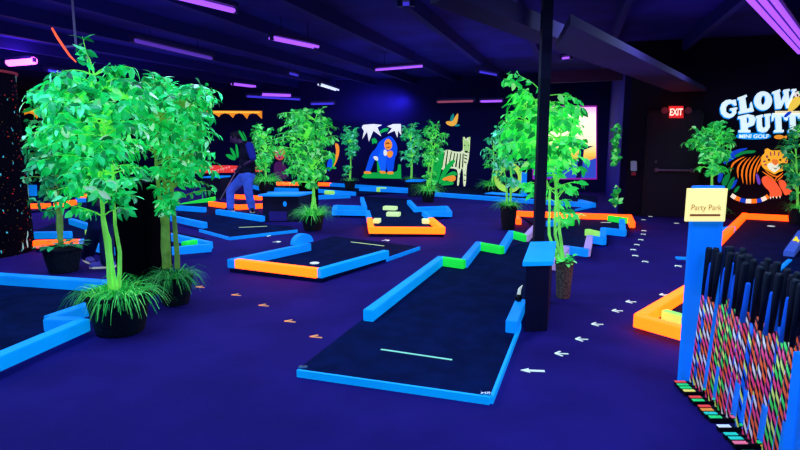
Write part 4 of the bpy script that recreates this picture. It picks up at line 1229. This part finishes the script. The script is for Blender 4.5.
# ------------------------------------------------------------------ floor arrows
def arrow(px, py, ang, L, m, label, group, z=0.0, big=False):
    c = W(px, py)
    mb = MB(); w = L*0.11
    Rm = Matrix.Translation(Vector((c.x,c.y,0.0))) @ Matrix.Rotation(ang, 4, 'Z')
    pts = [(-L/2,0),(L*0.5,0)]
    def bar(a, b, ww):
        a, b = Vector((a[0],a[1],0)), Vector((b[0],b[1],0)); d = (b-a).normalized(); n = Vector((-d.y,d.x,0))*ww/2
        vs = [a-n,b-n,b+n,a+n]
        vs = [Rm @ (v+Vector((0,0,0.001))) for v in vs] + [Rm @ (v+Vector((0,0,0.004))) for v in vs]
        mb.add(vs, [(0,3,2,1),(4,5,6,7),(0,1,5,4),(1,2,6,5),(2,3,7,6),(3,0,4,7)])
    if big:
        bar((-L*0.5,0),(L*0.25,0), w*1.5)
        vs = [Vector((L*0.5,0,0)), Vector((L*0.12,L*0.22,0)), Vector((L*0.2,0,0)), Vector((L*0.12,-L*0.22,0))]
        vs = [Rm @ (v+Vector((0,0,0.001))) for v in vs] + [Rm @ (v+Vector((0,0,0.005))) for v in vs]
        mb.add(vs, [(0,1,2,3)[::-1],(4,5,6,7),(0,1,5,4),(1,2,6,5),(2,3,7,6),(3,0,4,7)])
    else:
        bar((-L*0.35,0),(L/2,0), w*1.2); bar((L/2,0),(L*0.10,L*(0.42 if m is not M_arrow_o else -0.42)), w*1.2)
        if m is not M_arrow_o: bar((L/2,0),(L*0.10,-L*0.42), w*1.2)
    o = obj('floor_arrow', mb, m, None, org=(c.x,c.y,0))
    return tag(o, label, 'floor arrow', group)
for i, (px, py) in enumerate([(201,287.5),(237,295.5),(264.5,306),(291,322),(317,337.5)]):
    arrow(px, py, PI*0.92, 0.12, M_arrow_o, '%s orange tape arrow on the carpet, counted from the second left tree' % ORD[i], 'orange floor arrows')
arrow(532.5, 371, PI*0.97, 0.16, M_white, 'largest white tape arrow on the carpet right of the long hole', 'white floor arrows', big=True)
wa = [(563,354),(583,339.5),(598.5,324.5),(618.5,311),(632,302),(665.5,295),(679,266.5),(646,262),(636,256),(634,250),(637.5,245),(641.5,240),(644,234.5),(644.5,231),(643,220),(676,223.5),(650,216.7)]
for i, (px, py) in enumerate(wa):
    arrow(px, py, PI*0.97 if i < 6 else (PI*0.2 if i > 13 else PI*0.6), 0.11, M_white, '%s small white carpet arrow after the largest, trailing back towards the exit door' % ORD[i], 'white floor arrows')
for i, (px, py) in enumerate([(266,236),(276,242),(385,240.5)]):
    arrow(px, py, PI*0.1, 0.14, M_white, ['pale tape arrow on the carpet right before the golfer platform corner','pale tape arrow on the carpet above the rounded blue block','pale tape arrow on the carpet below the orange U-shaped rail'][i], 'white floor arrows')

# ------------------------------------------------------------------ ceiling tubes
def tube_mat(name, c, e):
    return mat(name, c, e)
T_v = mat('violet_tube', (165, 85, 255), 1.25); T_b = mat('blue_tube', (70, 60, 235), 0.7); T_w = mat('white_tube', (210, 225, 255), 1.1); T_p = mat('pink_tube', (255, 96, 255), 4.5); T_d = mat('dim_violet_tube', (105, 62, 205), 0.55); T_r = mat('reddish_tube', (170, 80, 110), 0.6)
M_house = mat('fixture_housing', (40, 34, 96), 0.02, rough=0.5)
def fixture(a, b, n, m, label, z=3.05, r=0.02, gap=0.10, hw=0.16):
    p, q = W(a[0], a[1], z), W(b[0], b[1], z)
    t = thing('ceiling_light', label, 'ceiling light', tuple((p+q)/2 + Vector((0,0,0.1))), 'blacklight tubes under the ceiling')
    d = q-p; d.z = 0; d.normalize(); nn = Vector((-d.y,d.x,0))
    mb = MB(); h = nn*hw/2
    mb.prism([(p-h)[:2],(q-h)[:2],(q+h)[:2],(p+h)[:2]], z+0.035, z+0.09)
    obj('housing', mb, M_house, t, bevel=0.004)
    for k in range(n):
        o_ = nn*gap*(k-(n-1)/2)
        mb = MB(); mb.tube([p+o_, q+o_], r, 10); obj('tube', mb, m, t, smooth=True)
    for e_ in (p, q):
        mb = MB(); mb.box((-0.03,-0.03,-0.03),(0.03,0.03,0.05), Matrix.Translation(e_))
        obj('tube_holder', mb, M_house, t)
    for e_ in (p.lerp(q,0.2), p.lerp(q,0.8)):
        mb = MB(); mb.tube([e_+Vector((0,0,0.08)), Vector((e_.x,e_.y,CEIL))], 0.006, 6)
        obj('hanger', mb, M_joist, t)
    return p, q
FX = [
 ((150,-10),(235,11),1,T_v,'large violet tube light cut by the top edge above the left trees',0.03),
 ((272,38),(316,47),2,T_v,'double violet tube light in the upper left middle of the ceiling',0.022),
 ((132,40),(212,58.5),1,T_d,'long dim violet tube light above the second left tree',0.03),
 ((46,70),(82,76),1,T_b,'dim blue tube light just above the nearest tree',0.03),
 ((9,62.5),(34,60.5),1,T_p,'brightest pink glowing tube light at the left edge',0.075),
 ((375,70),(424,66),1,T_v,'violet tube light high above the gorilla painting',0.024),
 ((478,71.5),(497,75),1,T_b,'short blue tube light above and left of the tall column tree',0.022),
 ((288,73),(298,75.5),1,T_b,'tiny blue tube light between the larger ceiling lights',0.025),
 ((172,87),(199,92),1,T_v,'violet tube light just over the second left tree crown',0.03),
 ((233,84),(254,86.5),2,T_v,'short violet twin tube light left of the hanging white one',0.03),
 ((320,84.5),(337,90),2,T_w,'short white twin tube light in the middle of the ceiling',0.025),
 ((262,94.5),(290,95.5),2,T_v,'wide violet tube light nearest above the canopy painting',0.04),
 ((246,96.3),(300,99.5),1,T_b,'long blue tube light low above the canopy painting',0.03),
 ((311,104),(335,103.5),1,T_b,'far blue tube light above the middle tree crown',0.03),
 ((437,102),(474,101),1,T_r,'far reddish tube light above the orange bird painting',0.03),
 ((480,101.5),(503,101),1,T_v,'far violet tube light above the zebra, left of the column',0.03),
 ((400,4),(412,3.5),1,T_b,'small blue tube light at the top edge of the middle',0.02),
 ((561,58.5),(571,57.5),1,T_v,'small violet tube light right of the tall column',0.02),
 ((752,-12),(806,52),3,T_v,'large violet triple tube light in the upper right corner',0.030)]
fx_pos = []
for a, b_, n, m, lab, r in FX:
    z = 2.58 if a[1] > 100 else (2.80 if a[1] > 90 else 3.05)
    fx_pos.append(fixture(a, b_, n, m, lab, z=z, r=r, hw=0.30 if n == 3 else 0.16))

# hanging hook rod and glowing strand top left
hr = thing('hanging_rod', 'thin grey rod with a hook hanging from the ceiling at the top left', 'rod', tuple(PY(76, 47, 6.2)))
mb = MB(); a = PY(71, -20, 6.2); a.z = CEIL; mb.tube([a, PY(73,10,6.2), PY(76,46,6.2), PY(66,46.5,6.2)], 0.012, 8)
obj('rod', mb, mat('grey_rod', (110, 110, 150), 0.12), hr)
stn = thing('glow_strand', 'orange glowing strand dangling above the nearest tree', 'strand', tuple(PY(74, 59, 4.7)))
mb = MB(); mb.tube([PY(52,28,4.7), PY(57,37,4.68), PY(63,46,4.7), PY(70,56,4.72), PY(76,62,4.7)], [0.008,0.010,0.010,0.008,0.005], 6)
obj('strand', mb, mat('hot_orange', (255, 90, 50), 1.0), stn, smooth=True)

# ------------------------------------------------------------------ people
def body_parts(J, k=1.0):
    """capsules of a person from the joints J (world points)"""
    def cap(mb, a, b, r0, r1):
        a, b = Vector(a), Vector(b)
        mb.tube([a.lerp(b, t/5) for t in range(6)], [r0+(r1-r0)*t/5 for t in range(6)], 12)
        mb.ball(a, r0, 12, 8); mb.ball(b, r1, 12, 8)
    return cap
def remesh(o, vox, it=3):
    m = o.modifiers.new('r', 'REMESH'); m.mode = 'VOXEL'; m.voxel_size = vox
    s = o.modifiers.new('s', 'SMOOTH'); s.iterations = it; s.factor = 0.5
    dg = bpy.context.evaluated_depsgraph_get()
    me = D.meshes.new_from_object(o.evaluated_get(dg))
    for p in me.polygons: p.use_smooth = True
    old = o.data; o.modifiers.clear(); o.data = me; D.meshes.remove(old)

def person(label, root, J, mats, face, foot_dir):
    """J: joints; face: direction the head looks; all world coordinates"""
    t = thing('person', label, 'person', tuple(root))
    cap = body_parts(J)
    face = face.normalized()
    side = face.cross(Vector((0,0,1))).normalized(); upv = side.cross(face).normalized()
    body = MB()
    h = J['head']
    R3 = Matrix((side, face, upv)).transposed()
    body.ball(h, (0.073,0.092,0.112), 16, 12, R3)
    body.ball(h + face*0.022 - upv*0.06, (0.055,0.066,0.058), 12, 8, R3)      # jaw
    cap(body, h + face*0.085 + upv*0.005, h + face*0.105 - upv*0.022, 0.010, 0.016)   # nose
    for s in (-1, 1):
        body.ball(h + side*s*0.074 - face*0.006, (0.014,0.024,0.032), 8, 6, R3)       # ears
        body.ball(h + side*s*0.03 + face*0.082 + upv*0.012, (0.015,0.010,0.009), 8, 6, R3)
    cap(body, h - upv*0.06 - face*0.015, J['neck'], 0.05, 0.058)
    cap(body, J['neck'], J['chest'], 0.06, 0.11)
    cap(body, J['chest'], J['pelvis'], 0.115, 0.12)
    for s in ('L', 'R'):
        cap(body, J['neck'].lerp(J['sho'+s], 0.4), J['sho'+s], 0.06, 0.055)
        cap(body, J['sho'+s], J['elb'+s], 0.048, 0.038)
        cap(body, J['elb'+s], J['wri'+s], 0.037, 0.026)
        cap(body, J['hip'+s], J['kne'+s], 0.075, 0.05)
        cap(body, J['kne'+s], J['ank'+s], 0.05, 0.034)
        # hand: palm, four unequal bent fingers, thumb from the side
        w = J['wri'+s]; hd = J['hnd'+s].normalized(); hn_ = J['pal'+s].normalized()   # pointing direction, palm facing direction
        hs = hd.cross(hn_).normalized()
        pc = w + hd*0.05
        cap(body, w, pc + hd*0.02, 0.024, 0.030)
        for fi, (so, ln) in enumerate(((-0.030,0.072),(-0.010,0.082),(0.010,0.076),(0.029,0.060))):
            b0 = w + hd*0.085 + hs*so
            b1 = b0 + hd*ln*0.4 + hn_*ln*0.12
            b2 = b1 + hd*ln*0.12 + hn_*ln*0.42
            b3 = b2 - hd*ln*0.22 + hn_*ln*0.22
            cap(body, w + hd*0.045 + hs*so*0.8, b0, 0.012, 0.0105); cap(body, b0, b1, 0.0105, 0.0095); cap(body, b1, b2, 0.0095, 0.009); cap(body, b2, b3, 0.009, 0.008)
        th0 = w + hd*0.03 - hs*0.028
        th1 = th0 + hd*0.035 - hs*0.022 + hn_*0.018; th2 = th1 + hd*0.02 + hn_*0.03
        cap(body, th0, th1, 0.014, 0.012); cap(body, th1, th2, 0.012, 0.0095)
    o = obj('body', body, mats['skin'], t); remesh(o, 0.0075, 2)
    shirt = MB()
    cap(shirt, J['neck'] - Vector((0,0,0.02)), J['chest'], 0.075, 0.145)
    M1 = Matrix((J['across'], J['across'].cross((J['chest']-J['pelvis']).normalized()), (J['chest']-J['pelvis']).normalized())).transposed()
    shirt.ball(J['chest'], (0.205,0.165,0.22), 16, 10, M1)
    shirt.ball(J['chest'].lerp(J['pelvis'],0.55), (0.195,0.17,0.2), 16, 10, M1)
    shirt.ball(J['pelvis'] + Vector((0,0,0.05)), (0.195,0.175,0.13), 16, 10, M1)
    for s in ('L','R'):
        cap(shirt, J['neck'].lerp(J['sho'+s],0.3), J['sho'+s], 0.075, 0.07)
    o = obj('shirt', shirt, mats['shirt'], t); remesh(o, 0.012, 4)
    for s in ('L','R'):
        mb = MB(); cap(mb, J['sho'+s], J['sho'+s].lerp(J['elb'+s],0.85), 0.085, 0.072)
        o = obj('sleeve', mb, mats['sleeve'], t); remesh(o, 0.012, 3)
    jn = MB()
    jn.ball(J['pelvis'] - Vector((0,0,0.05)), (0.19,0.165,0.14), 16, 10, M1)
    for s in ('L','R'):
        cap(jn, J['hip'+s], J['kne'+s], 0.118, 0.088); cap(jn, J['kne'+s], J['ank'+s] + Vector((0,0,0.0)), 0.09, 0.08)
    o = obj('trousers', jn, mats['jeans'], t); remesh(o, 0.012, 3)
    for s in ('L','R'):
        fd = foot_dir[s].normalized(); a = J['ank'+s]
        mb = MB(); gz = a.z - 0.085
        heel = a - fd*0.045; heel.z = gz+0.045
        toe = a + fd*0.17; toe.z = gz+0.033
        cap(mb, heel, a + fd*0.06 + Vector((0,0,-0.03)), 0.045, 0.045); cap(mb, a + fd*0.06 + Vector((0,0,-0.045)), toe, 0.045, 0.036)
        cap(mb, heel, a, 0.043, 0.045)
        o = obj('shoe', mb, mats['shoe'], t); remesh(o, 0.009, 3)
        mb = MB(); sd_ = fd.cross(Vector((0,0,1)))
        pts = [(-0.09,0.035),(-0.08,-0.035),(0.05,-0.045),(0.15,-0.04),(0.205,0),(0.15,0.04),(0.05,0.045)]
        mb.prism([tuple(a + fd*u_ + sd_*v_)[:2] for u_, v_ in pts], gz, gz+0.022)
        so_ = obj('sole', mb, mats['sole'], D.objects[o.name])
    hair = MB()
    hair.ball(h + upv*0.028 - face*0.018, (0.083,0.097,0.102), 16, 12, R3)
    o = obj('hair', hair, mats['hair'], t)
    bm = bmesh.new(); bm.from_mesh(o.data)
    kill = [v for v in bm.verts if ((v.co + Vector(root) - h).dot(face) > 0.055 and (v.co + Vector(root) - h).dot(upv) < 0.055) or (v.co+Vector(root)-h).dot(upv) < -0.055]
    bmesh.ops.delete(bm, geom=kill, context='VERTS'); bm.to_mesh(o.data); bm.free()
    for p in o.data.polygons: p.use_smooth = True
    so = o.modifiers.new('t', 'SOLIDIFY'); so.thickness = 0.012
    eyes = MB()
    for s in (-1,1):
        eyes.ball(h + side*s*0.03 + face*0.088 + upv*0.012, 0.009, 8, 6)
    obj('eyes', eyes, mats['eye'], t)
    mth = MB(); mth.ball(h + face*0.088 - upv*0.055, (0.022,0.008,0.007), 8, 6, R3); obj('mouth', mth, mats['lip'], t)
    return t
# golfer
gy = W(242, 212, PL).y
def gp(px, py, dy=0.0): return PY(px, py, gy+dy)
fl_ = W(229.5, 211.8, PL); fr_ = W(253, 212.0, PL)
J = {}
J['ankL'] = fl_ + Vector((0.02,0,0.09)); J['ankR'] = fr_ + Vector((-0.02,0,0.09))
J['pelvis'] = gp(247, 173, 0.05)
J['hipL'] = J['pelvis'] + Vector((-0.06, 0.09, -0.05)); J['hipR'] = J['pelvis'] + Vector((0.03,-0.09,-0.05))
J['kneL'] = gp(230.5, 190, 0.2); J['kneR'] = gp(248.5, 192, -0.05)
J['chest'] = gp(247.5, 154, 0.05)
J['neck'] = gp(243, 143.5, 0.03)
J['head'] = gp(235, 138, 0.0)
J['across'] = Vector((0.35, -0.94, 0)).normalized()
J['shoL'] = gp(243.5, 145, 0.20); J['shoR'] = gp(249.5, 146, -0.15)
J['elbL'] = gp(247, 160, 0.22); J['elbR'] = gp(253.5, 159.5, -0.22)
J['wriL'] = gp(240.5, 168, 0.02); J['wriR'] = gp(242, 166.5, -0.08)
for s, v in (('L', Vector((-0.75,0.0,-0.55))), ('R', Vector((-0.75,0.15,-0.45)))):
    J['hnd'+s] = v; J['pal'+s] = Vector((-0.45, 0.1, 0.3)) if s == 'L' else Vector((-0.4, 0.3, 0.4))
J['palL'] = (Vector((-0.1,-0.9,0.1)) - J['hndL'].normalized()*Vector((-0.1,-0.9,0.1)).dot(J['hndL'].normalized()))
J['palR'] = (Vector((-0.1,0.9,0.1)) - J['hndR'].normalized()*Vector((-0.1,0.9,0.1)).dot(J['hndR'].normalized()))
pmats = dict(skin=mat('dim_skin', (86, 54, 92), 0.0, rough=0.6), shirt=mat('black_shirt', (14, 13, 40), 0, rough=0.9), sleeve=mat('blue_sleeve', (30, 44, 150), 0.08, rough=0.9),
             jeans=mat('blue_jeans', (62, 98, 215), 0.26, rough=0.9, bump=0.4, bscale=30, vary=0.2, vscale=8), shoe=mat('black_shoe', (14, 12, 30), 0), sole=mat('white_sole', (215, 220, 200), 0.3), hair=mat('dark_hair', (16, 12, 28), 0, rough=0.7),
             eye=mat('dark_eye', (10, 8, 16), 0), lip=mat('dim_lip', (70, 30, 50), 0))
person('person bending over a putter in a dark shirt, blue sleeves and blue jeans', (J['pelvis'].x, J['pelvis'].y, PL), J, pmats, Vector((-0.86, -0.22, -0.42)),
       {'L': Vector((-0.9,-0.3,0)), 'R': Vector((0.35,-0.9,0))})
# golfer's putter
gpt = thing('golf_putter', 'putter held by the bending golfer in jeans', 'putter', tuple(W(219.5, 199.5, PL)))
hp = (J['wriL']+J['wriR'])/2 + Vector((-0.07,0,-0.02))
bt = W(220, 200, PL+0.02)
ax_ = (hp-bt).normalized()
mb = MB(); mb.tube([bt, hp], 0.008, 8); obj('shaft', mb, mat('pale_shaft', (150, 150, 200), 0.2), gpt)
mb = MB(); mb.tube([hp - ax_*0.08, hp + ax_*0.14], 0.015, 8); obj('grip', mb, M_grip, gpt)
mb = MB(); mb.box((-0.02,-0.06,-0.018),(0.02,0.06,0.02), Matrix.Translation(bt)); obj('putter_head', mb, M_black, gpt, bevel=0.004)

# walker behind the nearest tree
wf = W(91, 265); wy = wf.y
def wp(px, py, dy=0.0): return PY(px, py, wy+dy)
J = {}
J['ankL'] = W(88, 262) + Vector((0.0,0.0,0.09)); J['ankR'] = W(108, 268) + Vector((0.0,0.0,0.09))
J['pelvis'] = wp(103, 194, 0.1)
J['hipL'] = J['pelvis'] + Vector((-0.03,-0.09,-0.05)); J['hipR'] = J['pelvis'] + Vector((0.03,0.09,-0.05))
J['kneL'] = wp(96, 226, -0.02); J['kneR'] = wp(106, 224, 0.2)
J['chest'] = wp(104, 165, 0.1); J['neck'] = wp(103, 150, 0.1); J['head'] = wp(101, 138, 0.08)
J['across'] = Vector((0.2,-0.98,0)).normalized()
J['shoL'] = J['neck'] + Vector((0.0,-0.17,-0.06)); J['shoR'] = J['neck'] + Vector((0.05,0.17,-0.06))
J['elbL'] = J['shoL'] + Vector((0.06,-0.02,-0.28)); J['elbR'] = J['shoR'] + Vector((-0.04,0.03,-0.28))
J['wriL'] = J['elbL'] + Vector((-0.06,0.0,-0.24)); J['wriR'] = J['elbR'] + Vector((-0.12,0,-0.22))
for s in 'LR':
    J['hnd'+s] = Vector((-0.15,0,-1)); J['pal'+s] = Vector((0, 1 if s == 'L' else -1, 0))
pm2 = dict(pmats); pm2['jeans'] = mat('dark_trousers', (20, 26, 84), 0.0, rough=0.9); pm2['shoe'] = mat('lilac_shoe', (96, 84, 200), 0.12); pm2['sleeve'] = mat('dark_sleeve', (20, 20, 60), 0)
person('walking person in dark clothes and lilac shoes, mostly hidden behind the nearest tree', (J['pelvis'].x, J['pelvis'].y, 0), J, pm2, Vector((-1,-0.1,-0.1)),
       {'L': Vector((0.6,-0.6,0)), 'R': Vector((-0.9,-0.2,0))})

# ------------------------------------------------------------------ light
def area(name, loc, size, energy, color, target=None, sy=None):
    l = D.lights.new(name, 'AREA'); l.energy = energy; l.color = color
    l.shape = 'RECTANGLE'; l.size = size; l.size_y = sy or 0.2
    o = D.objects.new(name, l); COL.objects.link(o); o.location = loc
    if target is not None:
        o.rotation_euler = (Vector(target) - Vector(loc)).to_track_quat('-Z', 'Y').to_euler()
    return o
UV = (0.42, 0.56, 1.0)
for i, (x, y, e) in enumerate([(-3.2,3.2,60),(0.4,2.2,60),(3.0,2.6,55),(-1.2,5.5,60),(2.6,6.0,60),(-5.2,6.0,55),(-3.0,9.5,60),(1.0,9.5,60),(4.2,8.4,38),(-7.5,11,60),(-2.5,14,60),(2.5,13.5,60),(-7,16,60)]):
    area('blacklight_lamp', (x, y, 2.94), 1.2, e, UV if y > 4 else (0.27, 0.56, 1.0), sy=0.25)
area('back_wash', tuple(wall_pt(381, 100, 0.5, 'B')), 1.5, 26, (0.15,0.12,1.0), tuple(wall_pt(381, 112, 0.0, 'B')), 0.1)
for i, (x, y, e) in enumerate([(-4,6,34),(3,6,22),(-6,12,34),(1,12,26),(-2,17,22),(-9,9,30)]):  # added upward fill, larger than any tube, to brighten the ceiling
    area('ceiling_fill', (x, y, 2.1), 4.0, e, (0.34,0.28,1.0), (x, y, 4), 4.0)
pk = D.lights.new('pink_tube_glow', 'POINT'); pk.energy = 34; pk.color = (0.5,0.12,1.0); pk.shadow_soft_size = 0.1
pko = D.objects.new('pink_tube_glow', pk); COL.objects.link(pko); pko.location = W(22, 66, 2.9)
area('corner_wash', tuple(W(600,150,2.6)), 0.8, 14, (0.25,0.15,1.0), tuple(cB + Vector((0,0,1.2))), 0.2) 
pl = D.lights.new('exit_glow', 'POINT'); pl.energy = 2.2; pl.color = (1.0, 0.06, 0.05); pl.shadow_soft_size = 0.08
po = D.objects.new('exit_glow', pl); COL.objects.link(po); po.location = wall_pt(676, 108, 0.35)

w = D.worlds.new('world'); scene.world = w; w.use_nodes = True
w.node_tree.nodes['Background'].inputs[0].default_value = (0.02, 0.02, 0.08, 1)
w.node_tree.nodes['Background'].inputs[1].default_value = 0.3
scene.view_settings.view_transform = 'Standard'
scene.view_settings.look = 'None'
scene.view_settings.exposure = 0.0
bpy.context.view_layer.update()
